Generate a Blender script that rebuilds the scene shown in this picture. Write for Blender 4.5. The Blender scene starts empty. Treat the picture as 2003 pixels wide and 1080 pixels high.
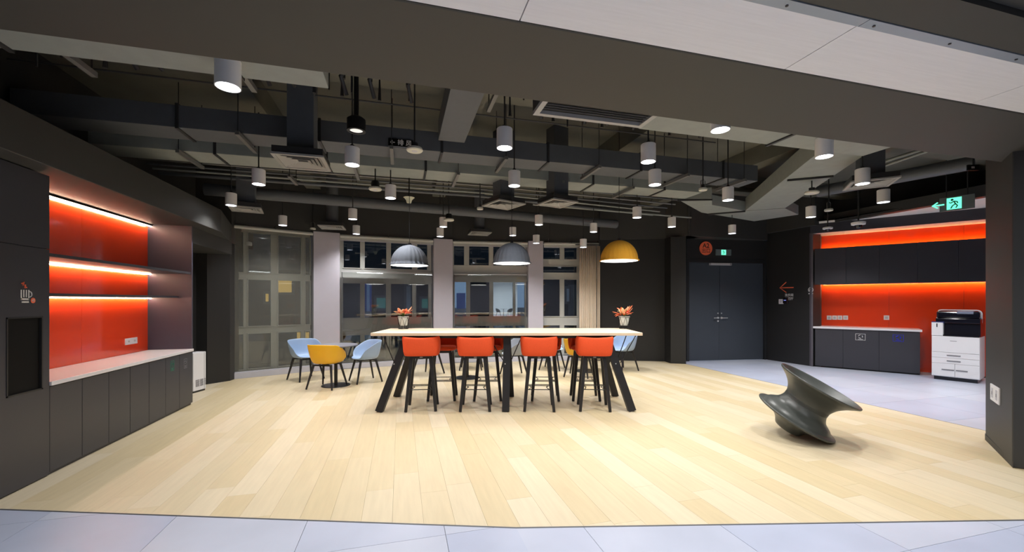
import bpy, bmesh, math, random
from math import sin, cos, pi, radians, atan2, sqrt
from mathutils import Matrix, Vector
random.seed(7)
S = bpy.context.scene
COL = S.collection

# ------------------------------------------------------------------ camera
H = 1.55                      # eye height
TH = radians(15.1)            # yaw to the right of the room's long axis
F = 810.0; CX = 1001.5; HY = 588.0
cd = bpy.data.cameras.new('camera'); cam = bpy.data.objects.new('camera', cd); COL.objects.link(cam)
cam.location = (0, 0, H); cam.rotation_euler = (radians(90), 0, -TH)
cd.sensor_width = 36.0; cd.lens = 36.0*F/2003.0; cd.shift_y = (HY-540.0)/2003.0
cd.clip_start = 0.05; cd.clip_end = 300
S.camera = cam

# ------------------------------------------------------------------ world, exposure, fill lights
S.view_settings.view_transform = 'Standard'; S.view_settings.look = 'None'
S.view_settings.gamma = 1.0; S.view_settings.use_curve_mapping = False
S.view_settings.exposure = 0.0
try:
    S.cycles.use_denoising = True
    S.cycles.sample_clamp_indirect = 8.0
    S.cycles.max_bounces = 8
    S.cycles.transparent_max_bounces = 16
except Exception: pass
wd = bpy.data.worlds.new('dusk_sky'); S.world = wd; wd.use_nodes = True
bg = wd.node_tree.nodes['Background']; bg.inputs[0].default_value = (0.42, 0.58, 0.86, 1); bg.inputs[1].default_value = 0.85

SPOT_W = 12.2                 # each cylinder downlight
FILL_W = 34.0                 # each fill light over and behind the camera
LED_E = 60.0
def area(name, loc, sx, sy, w, col=(1, .97, .93), rot=(0, 0, 0)):
    l = bpy.data.lights.new(name, 'AREA'); l.shape = 'RECTANGLE'; l.size = sx; l.size_y = sy; l.energy = w; l.color = col
    o = bpy.data.objects.new(name, l); o.location = loc; o.rotation_euler = rot; COL.objects.link(o); return o
for x in (-1.6, 1.2, 4.0):
    area('fill_light', (x, -0.6, 2.88), 1.2, 0.3, FILL_W, (0.93, 0.96, 1.0))  # unseen fill added to brighten the area near the camera

# ------------------------------------------------------------------ pixel helpers (to get real positions)
ct, st = cos(TH), sin(TH)
def W(px, d):                                    # plan point seen in column px at depth d
    lat = (px-CX)/F*d
    return Vector((d*st+lat*ct, d*ct-lat*st))
def G(px, py, z=0.0):                            # plan point on the level z
    d = (H-z)*F/(py-HY); return W(px, d)
def dep(p): return p[0]*st+p[1]*ct
def Z(py, d): return H-(py-HY)/F*d
def ONX(px, X):                                  # Y where column px meets plane x=X
    u = (px-CX)/F; t = X/(st+u*ct); return t*(ct-u*st)
def HIT(px, a, b):                               # distance along a->b where column px meets it
    u = (px-CX)/F; dx, dy = st+u*ct, ct-u*st
    ex, ey = (b-a).normalized()
    # t*(dx,dy) = a + s*(ex,ey)
    det = dx*(-ey)+dy*ex
    s = (dx*a[1]-dy*a[0])/(-dx*ey+dy*ex) if abs(det) > 1e-9 else 0
    return -s if False else (dy*a[0]-dx*a[1])/(dx*ey-dy*ex)

# ------------------------------------------------------------------ materials
def lin(c):
    c = c/255.0
    return c/12.92 if c <= .04045 else ((c+.055)/1.055)**2.4
def rgb(*c): return (lin(c[0]), lin(c[1]), lin(c[2]), 1)
MATS = {}
def mat(name, c, rough=.5, metal=0, var=.06, scale=8, bump=0.0, bscale=60, spec=.5, stretch=None, emit=None, es=0, rand=0, coat=0):
    if name in MATS: return MATS[name]
    m = bpy.data.materials.new(name); m.use_nodes = True; nt = m.node_tree; N = nt.nodes; L = nt.links
    b = N['Principled BSDF']
    b.inputs['Roughness'].default_value = rough; b.inputs['Metallic'].default_value = metal
    b.inputs['Specular IOR Level'].default_value = spec
    if coat: b.inputs['Coat Weight'].default_value = coat; b.inputs['Coat Roughness'].default_value = .08
    geo = N.new('ShaderNodeNewGeometry'); src = geo.outputs['Position']
    mp = N.new('ShaderNodeMapping'); L.new(src, mp.inputs[0])
    if stretch: mp.inputs['Scale'].default_value = stretch
    n = N.new('ShaderNodeTexNoise'); n.inputs['Scale'].default_value = scale; n.inputs['Detail'].default_value = 4
    L.new(mp.outputs[0], n.inputs['Vector'])
    cr = N.new('ShaderNodeMix'); cr.data_type = 'RGBA'
    base = rgb(*c)
    cr.inputs[6].default_value = tuple(max(0, v*(1-var)) for v in base[:3])+(1,)
    cr.inputs[7].default_value = tuple(min(1, v*(1+var)) for v in base[:3])+(1,)
    L.new(n.outputs[0], cr.inputs[0]); out = cr.outputs[2]
    if rand:
        oi = N.new('ShaderNodeObjectInfo'); hs = N.new('ShaderNodeHueSaturation')
        mr = N.new('ShaderNodeMapRange'); mr.inputs[3].default_value = 1-rand; mr.inputs[4].default_value = 1+rand
        L.new(oi.outputs['Random'], mr.inputs[0]); L.new(mr.outputs[0], hs.inputs['Value'])
        mr2 = N.new('ShaderNodeMapRange'); mr2.inputs[3].default_value = 1.15; mr2.inputs[4].default_value = .85
        L.new(oi.outputs['Random'], mr2.inputs[0]); L.new(mr2.outputs[0], hs.inputs['Saturation'])
        L.new(out, hs.inputs['Color']); out = hs.outputs[0]
    L.new(out, b.inputs['Base Color'])
    if bump:
        n2 = N.new('ShaderNodeTexNoise'); n2.inputs['Scale'].default_value = bscale; L.new(mp.outputs[0], n2.inputs['Vector'])
        bp = N.new('ShaderNodeBump'); bp.inputs['Strength'].default_value = bump; bp.inputs['Distance'].default_value = .01
        L.new(n2.outputs[0], bp.inputs['Height']); L.new(bp.outputs[0], b.inputs['Normal'])
    if emit:
        b.inputs['Emission Color'].default_value = rgb(*emit); b.inputs['Emission Strength'].default_value = es
    MATS[name] = m; return m
def emis(name, c, s):
    if name in MATS: return MATS[name]
    m = bpy.data.materials.new(name); m.use_nodes = True; nt = m.node_tree
    nt.nodes.remove(nt.nodes['Principled BSDF']); e = nt.nodes.new('ShaderNodeEmission')
    e.inputs[0].default_value = rgb(*c); e.inputs[1].default_value = s
    nt.links.new(e.outputs[0], nt.nodes['Material Output'].inputs[0]); MATS[name] = m; return m
def glassy(name, tint, refl=.12, rough=.02, diffuse=None, dw=0.0):
    m = bpy.data.materials.new(name); m.use_nodes = True; nt = m.node_tree; N = nt.nodes; L = nt.links
    N.remove(N['Principled BSDF'])
    t = N.new('ShaderNodeBsdfTransparent'); t.inputs[0].default_value = tint+(1,)
    g = N.new('ShaderNodeBsdfGlossy'); g.inputs['Roughness'].default_value = rough; g.inputs[0].default_value = (1, 1, 1, 1)
    fr = N.new('ShaderNodeFresnel'); fr.inputs[0].default_value = 1.5
    ma = N.new('ShaderNodeMath'); ma.operation = 'ADD'; ma.inputs[1].default_value = refl; ma.use_clamp = True
    L.new(fr.outputs[0], ma.inputs[0])
    mx = N.new('ShaderNodeMixShader'); L.new(ma.outputs[0], mx.inputs[0]); L.new(t.outputs[0], mx.inputs[1]); L.new(g.outputs[0], mx.inputs[2])
    o = mx.outputs[0]
    if diffuse:
        d = N.new('ShaderNodeBsdfDiffuse'); d.inputs[0].default_value = diffuse
        m2 = N.new('ShaderNodeMixShader'); m2.inputs[0].default_value = dw; L.new(o, m2.inputs[1]); L.new(d.outputs[0], m2.inputs[2]); o = m2.outputs[0]
    L.new(o, N['Material Output'].inputs[0]); MATS[name] = m; return m

M_wood = mat('oak_plank', (198, 183, 152), .45, var=.12, scale=3.0, stretch=(9, .8, 1), bump=.03, rand=.065, bscale=20)
M_tile = mat('grey_stone_tile', (170, 176, 194), .36, var=.2, scale=1.3, bump=.02, rand=.02)
M_sub = mat('floor_screed', (70, 68, 66), .8)
M_dark = mat('charcoal_wall_paint', (55, 55, 54), .55, var=.08, scale=2, bump=.02)
M_black = mat('black_wall_paint', (34, 34, 35), .5, var=.06)
M_dkcab = mat('charcoal_laminate', (54, 54, 61), .38, var=.05, scale=3)
M_beam = mat('beam_taupe_paint', (61, 60, 56), .6, var=.05, scale=1.5)
M_slab = mat('painted_concrete_slab', (98, 98, 90), .85, var=.25, scale=2.5, bump=.15, bscale=25)
M_duct = mat('painted_duct_metal', (88, 92, 98), .55, metal=.15, var=.10, scale=10, bump=.05, bscale=90)
M_duct2 = mat('light_painted_duct', (138, 144, 141), .6, var=.12, scale=9, bump=.06, bscale=90)
M_pipe = mat('dark_pipe_paint', (40, 40, 42), .5)
M_strut = mat('galvanised_strut', (120, 120, 120), .45, metal=.5)
M_white = mat('white_lamp_enamel', (225, 225, 228), .45, var=.02)
M_wpanel = mat('white_brushed_panel', (226, 226, 230), .5, var=.07, scale=6, stretch=(.6, 12, 1))
M_trimm = mat('blue_grey_metal_trim', (150, 160, 172), .4, metal=.3)
M_pillar = mat('pale_grey_pillar_paint', (188, 185, 197), .6, var=.03)
M_frame = mat('grey_window_frame', (188, 190, 186), .45, var=.05)
M_skirt = mat('pale_grey_skirting', (190, 190, 200), .5)
M_orange = mat('orange_lacquer_panel', (230, 66, 20), .22, var=.03, scale=2, coat=.5)
M_stool = mat('orange_wool_upholstery', (230, 82, 34), .8, var=.08, scale=60, bump=.12, bscale=400)
M_pipg = mat('orange_seam_piping', (205, 55, 20), .7)
M_bwood = mat('black_stained_ash', (24, 23, 27), .45, var=.2, scale=6, stretch=(8, 8, 1), bump=.05)
M_bmet = mat('black_powder_metal', (17, 18, 20), .4)
M_tabletop = mat('pale_oak_top', (226, 205, 178), .45, var=.06, scale=3, stretch=(1, 10, 1))
M_worktop = mat('white_quartz_worktop', (222, 220, 224), .18, var=.02)
M_yel = mat('mustard_plastic', (224, 172, 28), .4, var=.03)
M_blue = mat('pale_blue_plastic', (152, 176, 208), .35, var=.03)
M_grey = mat('grey_plastic_shell', (150, 158, 168), .35, var=.03)
M_tabtop2 = mat('grey_laminate_top', (128, 130, 140), .35)
M_spun = mat('dark_olive_plastic', (66, 69, 66), .36, var=.12, scale=12)
M_domeg = mat('grey_felt_shade', (88, 93, 102), .9, var=.14, scale=60, bump=.2, bscale=200)
M_domey = mat('mustard_felt_shade', (196, 140, 30), .9, var=.12, scale=60, bump=.2, bscale=200)
M_chrome = mat('brushed_steel', (210, 210, 212), .38, metal=.4)
M_doorp = mat('slate_door_paint', (60, 66, 75), .42, var=.04)
M_curt = mat('cream_curtain_cloth', (228, 214, 194), .85, var=.05, bump=.05)
M_plastic = mat('white_plastic', (228, 228, 232), .4, var=.02)
M_prblack = mat('glossy_navy_black_plastic', (18, 19, 30), .12, var=.1)
M_prgrey = mat('printer_handle_grey', (118, 118, 124), .5)
M_green = mat('sign_green_glass', (40, 90, 75), .3)
M_lamp = emis('lamp_glow', (245, 248, 255), 22.0)
M_domel = emis('dome_diffuser_glow', (255, 250, 242), 4.0)
M_led = emis('warm_led_strip', (255, 222, 188), LED_E)
M_ledr = emis('amber_led_strip', (255, 200, 130), LED_E*1.6)
M_signg = emis('exit_sign_mint', (110, 255, 200), 1.5)
M_yw = emis('lit_window_yellow', (235, 180, 90), 1.8)
M_redsign = mat('orange_sign_print', (240, 112, 76), .5)
M_blk = mat('dark_print', (40, 26, 24), .5)
M_wprint = mat('white_print', (215, 215, 215), .5)
M_gprint = mat('green_print', (24, 140, 110), .5)
M_bprint = mat('blue_print', (30, 40, 190), .5)
M_grprint = mat('grey_print', (140, 140, 145), .5)
M_leaf = mat('green_leaf', (84, 110, 44), .5, var=.2)
M_pot = mat('white_ceramic_pot', (218, 224, 222), .35)
M_pet = [mat('petal_peach', (236, 160, 120), .6, var=.15, scale=40), mat('petal_orange', (226, 104, 52), .6, var=.2, scale=40),
         mat('petal_cream', (232, 206, 160), .6, var=.1, scale=40), mat('petal_red', (208, 62, 46), .6, var=.1)]
M_glass = glassy('window_glass', (.62, .68, .70), .05)
M_gpart = glassy('clear_partition_glass', (.95, .96, .96), .01)
M_screen = glassy('roller_screen_mesh', (.75, .75, .72), 0, .4, rgb(165, 165, 155), .24)
M_ext = mat('exterior_facade', (46, 48, 52), .8, var=.2, scale=1)
M_extf = mat('exterior_light_frame', (120, 122, 122), .7)
M_tower = mat('blue_tower_cladding', (70, 110, 190), .5)
M_tower2 = mat('pale_tower_fins', (190, 205, 230), .5)
M_farw = mat('far_room_white', (225, 225, 228), .7)
M_whitec = mat('white_ceiling_paint', (246, 243, 240), .7, var=.01)
M_farg = mat('courtyard_paving', (70, 72, 74), .8, var=.2)

# ------------------------------------------------------------------ mesh builder
class MB:
    def __init__(s, M=None): s.bm = bmesh.new(); s.M = M or Matrix.Identity(4)
    def v(s, *p): return s.bm.verts.new(s.M @ Vector(p))
    def box(s, x0, x1, y0, y1, z0, z1):
        a = [s.v(x, y, z) for z in (z0, z1) for x, y in ((x0, y0), (x1, y0), (x1, y1), (x0, y1))]
        for f in ((3, 2, 1, 0), (4, 5, 6, 7), (0, 1, 5, 4), (1, 2, 6, 5), (2, 3, 7, 6), (3, 0, 4, 7)): s.bm.faces.new([a[i] for i in f])
        return s
    def prism(s, poly, z0, z1):
        ar = sum(poly[i-1][0]*poly[i][1]-poly[i][0]*poly[i-1][1] for i in range(len(poly)))
        if ar < 0: poly = list(poly)[::-1]
        a = [s.v(p[0], p[1], z0) for p in poly]; b = [s.v(p[0], p[1], z1) for p in poly]; n = len(poly)
        s.bm.faces.new(a[::-1]); s.bm.faces.new(b)
        for i in range(n): s.bm.faces.new([a[i], a[(i+1) % n], b[(i+1) % n], b[i]])
        return s
    def cyl(s, p0, p1, r0, r1=None, n=16, caps=True, sq=False):
        r1 = r0 if r1 is None else r1
        p0, p1 = Vector(p0), Vector(p1); d = (p1-p0).normalized()
        a = Vector((0, 0, 1)) if abs(d.z) < .9 else Vector((1, 0, 0))
        if sq: a = Vector((0, 1, 0)) if abs(d.y) < .9 else Vector((1, 0, 0))
        u = d.cross(a).normalized(); w = d.cross(u)
        off = pi/n if sq else 0
        R = [[s.v(*(p+(u*cos(2*pi*i/n+off)+w*sin(2*pi*i/n+off))*r)) for i in range(n)] for p, r in ((p0, r0), (p1, r1))]
        for i in range(n): s.bm.faces.new([R[0][(i+1) % n], R[0][i], R[1][i], R[1][(i+1) % n]])
        if caps: s.bm.faces.new(R[0]); s.bm.faces.new(R[1][::-1])
        return s
    def tube(s, pts, r, n=8, closed=False):
        pts = [Vector(p) for p in pts]; rings = []
        for i, p in enumerate(pts):
            a = pts[i-1] if (i or closed) else p; b = pts[(i+1) % len(pts)] if (i < len(pts)-1 or closed) else p
            d = (b-a).normalized(); x = Vector((0, 0, 1)) if abs(d.z) < .9 else Vector((1, 0, 0))
            u = d.cross(x).normalized(); w = d.cross(u)
            rings.append([s.v(*(p+(u*cos(2*pi*k/n)+w*sin(2*pi*k/n))*r)) for k in range(n)])
        m = len(rings)
        for i in range(m if closed else m-1):
            A, B = rings[i], rings[(i+1) % m]
            for k in range(n): s.bm.faces.new([A[(k+1) % n], A[k], B[k], B[(k+1) % n]])
        if not closed: s.bm.faces.new(rings[0]); s.bm.faces.new(rings[-1][::-1])
        return s
    def lathe(s, prof, n=32, c=(0, 0), rib=0, nr=0):
        rings = []
        for r, z in prof:
            if r < 1e-5: rings.append([s.v(c[0], c[1], z)])
            else:
                rings.append([s.v(c[0]+r*(1+rib*cos(nr*2*pi*i/n))*cos(2*pi*i/n), c[1]+r*(1+rib*cos(nr*2*pi*i/n))*sin(2*pi*i/n), z) for i in range(n)])
        for A, B in zip(rings, rings[1:]):
            for i in range(n):
                j = (i+1) % n
                if len(A) == 1 and len(B) == 1: continue
                if len(A) == 1: s.bm.faces.new([A[0], B[j], B[i]])
                elif len(B) == 1: s.bm.faces.new([A[i], A[j], B[0]])
                else: s.bm.faces.new([A[i], A[j], B[j], B[i]])
        return s
    def grid(s, P):
        V = [[s.v(*p) for p in row] for row in P]
        for i in range(len(V)-1):
            for j in range(len(V[0])-1): s.bm.faces.new([V[i][j], V[i][j+1], V[i+1][j+1], V[i+1][j]])
        return s
    def build(s, name, m, parent=None, smooth=False, bevel=0, solid=0, kind=None, mw=None):
        s.bm.normal_update()
        if len(s.bm.faces) < 60000: bmesh.ops.recalc_face_normals(s.bm, faces=s.bm.faces)
        me = bpy.data.meshes.new(name); s.bm.to_mesh(me); s.bm.free()
        if smooth:
            for p in me.polygons: p.use_smooth = True
        me.materials.append(m); o = bpy.data.objects.new(name, me); COL.objects.link(o)
        if parent: o.parent = parent
        if mw is not None: o.matrix_local = mw
        if solid:
            q = o.modifiers.new('thickness', 'SOLIDIFY'); q.thickness = solid; q.offset = 0
        if bevel:
            q = o.modifiers.new('bevel', 'BEVEL'); q.width = bevel; q.segments = 2; q.limit_method = 'ANGLE'; q.angle_limit = radians(40)
        if smooth == 'auto':
            try: me.set_sharp_from_angle(angle=radians(38))
            except Exception: pass
        if kind: o['kind'] = kind
        return o
def tag(o, label=None, cat=None, group=None, kind=None):
    if label: o['label'] = label
    if cat: o['category'] = cat
    if group: o['group'] = group
    if kind: o['kind'] = kind
    return o
def thing(name, label, cat, loc=(0, 0, 0), rz=0, group=None):
    o = bpy.data.objects.new(name, None); COL.objects.link(o); o.empty_display_size = .1
    o.location = loc if len(loc) == 3 else (loc[0], loc[1], 0); o.rotation_euler = (0, 0, rz)
    return tag(o, label, cat, group)
def struct(name, label=None):
    o = bpy.data.objects.new(name, None); COL.objects.link(o); o['kind'] = 'structure'
    if label: o['label'] = label
    return o
def copy_thing(root, loc, rz, label=None):
    def rec(o, par):
        c = o.copy(); COL.objects.link(c); c.parent = par
        for ch in o.children: rec(ch, c)
        return c
    r = rec(root, None); r.location = loc; r.rotation_euler = (0, 0, rz)
    if label: r['label'] = label
    return r
def basis(p, u, w=None):                         # plane frame: x=u (horizontal), y=up, z=out of the wall
    u = Vector((u[0], u[1], 0)).normalized(); v = Vector((0, 0, 1)); n = u.cross(v)
    M = Matrix((u, v, n)).transposed().to_4x4(); M.translation = Vector(p); return M
def text(body, size, m, name, parent, M, ex=.0008, bold=0):
    c = bpy.data.curves.new(name, 'FONT'); c.body = body; c.size = size; c.align_x = 'CENTER'; c.align_y = 'CENTER'; c.extrude = ex; c.offset = bold
    t = bpy.data.objects.new(name, c); COL.objects.link(t)
    me = bpy.data.meshes.new_from_object(t.evaluated_get(bpy.context.evaluated_depsgraph_get()))
    bpy.data.objects.remove(t); me.materials.clear(); me.materials.append(m)
    o = bpy.data.objects.new(name, me); COL.objects.link(o); o.parent = parent; o.matrix_local = M; return o

# ------------------------------------------------------------------ floor
def clip(poly, a, b, c):                         # keep a*x+b*y<=c
    out = []
    for i in range(len(poly)):
        p, q = poly[i-1], poly[i]; fp, fq = a*p[0]+b*p[1]-c, a*q[0]+b*q[1]-c
        if (fp <= 0) != (fq <= 0):
            t = fp/(fp-fq); out.append((p[0]+t*(q[0]-p[0]), p[1]+t*(q[1]-p[1])))
        if fq <= 0: out.append(q)
    return out
def area2(poly): return abs(sum(poly[i-1][0]*poly[i][1]-poly[i][0]*poly[i-1][1] for i in range(len(poly))))/2
XB = 6.73                                        # wood / stone boundary on the right
N0, N1, N2 = G(0, 997), G(1010, 1033), G(2003, 1018)
sl0 = (N1[1]-N0[1])/(N1[0]-N0[0]); sl1 = (N2[1]-N1[1])/(N2[0]-N1[0])
gA, gB, gC, gD, gE, gF, gG, gH = G(455, 742), G(613, 726), G(664, 722), G(848, 711.5), G(885, 709.5), G(1033, 706.5), G(1062, 706), G(1172, 704.8)
K1, K2 = G(1300, 707), G(1312, 711)
FAC = [gA, gB, gD, gF, gH, Vector((XB, 9.25))]
floor = struct('floor'); 
MB().box(-4.2, 13.8, -3.6, 11.5, -.12, -.014).build('subfloor', M_sub, floor)
nplank = 0
def plank_poly(x0, x1, y0, y1):
    p = [(x0, y0), (x1, y0), (x1, y1), (x0, y1)]
    p = clip(p, sl0, -1, sl0*N0[0]-N0[1]); 
    if len(p) > 2: p = clip(p, sl1, -1, sl1*N1[0]-N1[1])
    for a, b in zip(FAC, FAC[1:]):
        if len(p) < 3: return p
        s = (b[1]-a[1])/(b[0]-a[0]); p = clip(p, -s, 1, a[1]-s*a[0]+.02)
    if len(p) > 2: p = clip(p, -1, 0, 3.6)
    if len(p) > 2: p = clip(p, 1, 0, XB)
    return p
PWd, PL = .212, 1.62
x = XB
row = 0
while x > -3.6:
    y = 1.2-random.random()*PL
    while y < 10.6:
        p = plank_poly(x-PWd+.0006, x-.0006, y+.0006, y+PL-.0006)
        if len(p) > 2 and area2(p) > .004:
            MB().prism(p, -.014, 0).build('plank', M_wood, floor); nplank += 1
        y += PL
    x -= PWd; row += 1
def tile_out(p):
    if len(p) > 2 and area2(p) > .01: MB().prism(p, -.014, 0).build('floor_tile', M_tile, floor)
T = .92
for i in range(-5, 13):
    for j in range(-2, 11):
        x0, y0 = XB+(i-8)*T+.0015, j*T+.0015; q = [(x0, y0), (x0+T-.003, y0), (x0+T-.003, y0+T-.003), (x0, y0+T-.003)]
        if x0 >= XB: 
            if x0 < 11.2 and y0 > 1.0: tile_out(clip(q, 0, -1, -(sl1*(XB-N1[0])+N1[1])) if False else q)
        else:
            a = clip(q, 1, 0, N1[0])
            if len(a) > 2: a = clip(a, -sl0, 1, N0[1]-sl0*N0[0]-.004)
            tile_out(a)
            b = clip(q, -1, 0, -N1[0])
            if len(b) > 2: b = clip(b, -sl1, 1, N1[1]-sl1*N1[0]-.004)
            tile_out(b)
for j in range(-2, 2):
    for i in range(0, 5):
        x0, y0 = XB+i*T+.0015, j*T+.0015
        if y0 <= 1.0: tile_out([(x0, y0), (x0+T-.003, y0), (x0+T-.003, y0+T-.003), (x0, y0+T-.003)])
MB().tube([(N0[0], N0[1], 0), (N1[0], N1[1], 0), (N2[0], N2[1], 0)], .006, 6).build('trim_1', M_strut, kind='structure')
MB().tube([(XB, 1.4, -.002), (XB, 8.9, -.002)], .005, 6).build('trim_2', M_strut, kind='structure')

# ------------------------------------------------------------------ ceiling
CZ = 4.2
ceil = struct('ceiling')
MB().box(-4.2, 13.8, 1.4, 11.5, CZ, CZ+.2).build('slab', M_slab, ceil)
bY0, bY1, bZ = 1.97, 2.72, 2.93
MB().box(-4.2, 13.8, bY0, bY1, bZ, CZ).build('beam', M_beam, ceil, bevel=.01)
jx = 2.22
for k in range(-4, 6):
    a = jx+k*1.65
    MB().box(a+.003, a+1.65-.003, 1.56, bY0-.004, bZ+.003, bZ+.03).build('ceiling_panel', M_wpanel, ceil)
mb = MB()
for k in range(-4, 6): a = jx+k*1.65; mb.box(a+.002, a+1.648, 1.50, 1.556, bZ-.004, bZ+.03)
tr = mb.build('metal_trim', M_trimm, ceil)
mb = MB()
for k in range(-14, 20): mb.cyl((jx+.07+k*.55, 1.53, bZ-.008), (jx+.07+k*.55, 1.53, bZ), .007, n=8)
mb.build('screws', M_pipe, ceil)
MB().box(-4.2, 13.8, 1.30, 1.496, bZ, bZ+.1).build('dark_border', M_beam, ceil)
MB().box(-4.2, 13.8, -3.6, 1.296, bZ+.03, bZ+.1).build('near_ceiling', M_dark, ceil)
MB().box(-4.2, 13.8, 1.5, 1.97, bZ+.05, bZ+.1).build('panel_backing', M_dark, ceil)
# down-stand beams of the slab
for y in (4.6, 7.2): MB().box(-4.2, 11.4, y, y+.3, 3.95, CZ).build('slab_rib', M_slab, ceil)
for x in (-1.9, .7, 3.3, 5.9): MB().box(x, x+.28, 2.72, 9.5, 3.9, CZ).build('slab_rib', M_slab, ceil)

# ------------------------------------------------------------------ left wall
wl = struct('wall_left')
Y97, YE = ONX(97, -3.0), 7.2
XBK = -3.56
MB().box(-4.2, -3.75, -3.6, 10.4, 0, CZ).build('backing_wall', M_dark, wl)
MB().box(-3.75, XBK, Y97-.3, YE+.03, 0, 2.66).build('recess_wall', M_dark, wl)
MB().box(XBK-.02, -3.0, YE, YE+.03, .832, 2.66).build('recess_end_panel', mat('slate_blue_panel', (62, 61, 76), .4), wl)
MB().box(-3.75, -3.0, -3.4, 2.3, 0, 2.66).build('near_wall', M_dark, wl)
# bulkhead over the recess
p0 = G(450, 745)
blk = [(-2.8, -3.4), (-2.8, 7.7), (p0[0]+.02, 9.15), (-3.75, 9.15), (-3.75, -3.4)]
MB().prism(blk, 2.66, 3.02).build('bulkhead', M_dark, wl, bevel=.006)
MB().prism([(-3.02, YE+.03), (-3.06, 8.9), (-3.75, 8.9), (-3.75, YE+.03)], 2.42, 2.66).build('door_header', M_dark, wl)
q0 = G(405, 752)
MB().prism([q0, p0, (p0[0]+.02, 9.3), (-3.2, 10.0), (-3.75, 10.0), (-3.75, 8.86)], 0, 2.658).build('end_pier', M_black, wl)
MB().box(-3.75, -3.62, YE+.03, 8.9, 0, 2.42).build('passage_wall', M_black, wl)
# orange glass sheets of the recess, split by shelves and one joint each
for z0, z1 in ((.832, 1.588), (1.622, 1.938), (1.975, 2.655)):
    for a, b in ((Y97, (Y97+YE)/2-.0015), ((Y97+YE)/2+.0015, YE-.002)):
        MB().box(XBK, XBK+.012, a, b, z0, z1).build('glass_panel', M_orange, wl)

# tall cabinet with a dark dispenser niche
tc = thing('tall_cabinet', 'tall charcoal cabinet with recessed black dispenser niche at far left', 'cabinet', (-3.0, 0, 0))
ny0, ny1, nz0, nz1 = ONX(12, -3.0), ONX(83, -3.0), .78, 1.415
MB().box(-.72, -.02, 2.31, Y97-.002, 0, 2.655).build('body', M_dkcab, tc)
mb = MB()
mb.box(-.02, 0, 2.31, ny0, .012, 2.0).box(-.02, 0, ny1, Y97-.002, .012, 2.0).box(-.02, 0, ny0, ny1, .012, nz0).box(-.02, 0, ny0, ny1, nz1, 2.0)
mb.build('lower_panel', M_dkcab, tc)
MB().box(-.02, 0, 2.31, Y97-.002, 2.006, 2.65).build('upper_panel', M_dkcab, tc)
mb = MB(); mb.box(-.019, -.012, ny0+.002, ny1-.002, nz0+.002, nz1-.002)
mb.build('niche_back', mat('niche_black', (6, 6, 7), .7, spec=.2), tc)
mb = MB()
for a in ((ny0, ny0+.012, nz0, nz1), (ny1-.012, ny1, nz0, nz1), (ny0, ny1, nz0, nz0+.012), (ny0, ny1, nz1-.012, nz1)): mb.box(-.012, .004, *a)
mb.build('niche_frame', M_black, tc)

# base cabinets along the left wall
seams = [97, 161, 213, 254.5, 291.6, 324, 351, 374.5]
doorlab = ['nearest the tall cabinet, plain dark door', 'second from the tall cabinet', 'third from the tall cabinet', 'below the middle of the orange recess',
           'below the white socket strip', 'with the small green recycling mark', 'end unit with the small grey recycling mark']
for i in range(7):
    a, b = ONX(seams[i], -3.0), (ONX(seams[i+1], -3.0) if i < 6 else YE+.03)
    c = thing('base_cabinet', 'charcoal base cabinet under the left worktop, '+doorlab[i], 'cabinet', (-3.0, a, 0), group='base cabinets under the left worktop')
    MB().box(-.55, -.022, .001, b-a-.001, 0, .79).build('body', M_dkcab, c)
    MB().box(-.02, 0, .003, b-a-.003, .03, .785).build('door', M_dkcab, c, bevel=.001)
    if i >= 5:
        m = M_gprint if i == 5 else M_grprint
        cy = (ONX(337, -3) if i == 5 else ONX(362.5, -3))-a; cz = .66 if i == 5 else .64
        mb = MB(basis((.0015, cy, cz), (0, 1)))
        s = .045
        for q in ((-s, s, -s*1.5, -s*1.4), (-s, s, s*1.4, s*1.5), (-s, -s*.9, -s*1.5, s*1.5), (s*.9, s, -s*1.5, s*1.5)): mb.box(*q, 0, .001)
        for k in range(3):
            t0 = pi/2+k*2*pi/3
            mb.tube([(s*.5*cos(t0+j*.28), s*.4+s*.5*sin(t0+j*.28), .001) for j in range(6)], .003, 4)
        mb.box(-s*.6, s*.6, -s*.8, -s*.65, 0, .001).box(-s*.5, s*.5, -s*1.15, -s*1.0, 0, .001)
        mb.build('recycling_mark', m, c)
MB().prism([(p0[0]+.02, 9.152), (-3.1, 10.2), (-3.75, 10.2), (-3.75, 9.152)], 2.66, CZ).build('upper_end_wall', M_dark, wl)
wt = MB().box(XBK+.012, -2.985, Y97, YE+.03, .793, .831).build('worktop', M_worktop, bevel=.003)
tag(wt, 'long white worktop over the charcoal cabinets in the left orange recess', 'worktop')
s1 = MB().box(XBK+.012, -3.01, Y97, YE-.001, 1.942, 1.972).build('wall_shelf', M_dkcab); tag(s1, 'upper charcoal shelf across the left orange recess', 'shelf', 'shelves in the left recess')
s2 = MB().box(XBK+.012, -3.17, Y97, YE-.001, 1.592, 1.618).build('wall_shelf', M_dkcab); tag(s2, 'lower shallower charcoal shelf across the left orange recess', 'shelf', 'shelves in the left recess')
def led_l(z, lab):
    o = thing('light_strip', lab, 'light strip', (XBK+.012, 0, z), group='warm light strips in the left recess')
    MB().box(0, .05, Y97+.005, YE-.004, 0, .006).build('channel', M_strut, o)
    MB().box(.03, .045, Y97+.006, YE-.005, -.01, 0).build('diffuser', M_led, o)
led_l(2.635, 'warm light strip high on the orange wall of the left recess')
led_l(1.936, 'warm light strip under the upper shelf of the left recess')
led_l(1.586, 'warm light strip under the lower shelf of the left recess')
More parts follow.
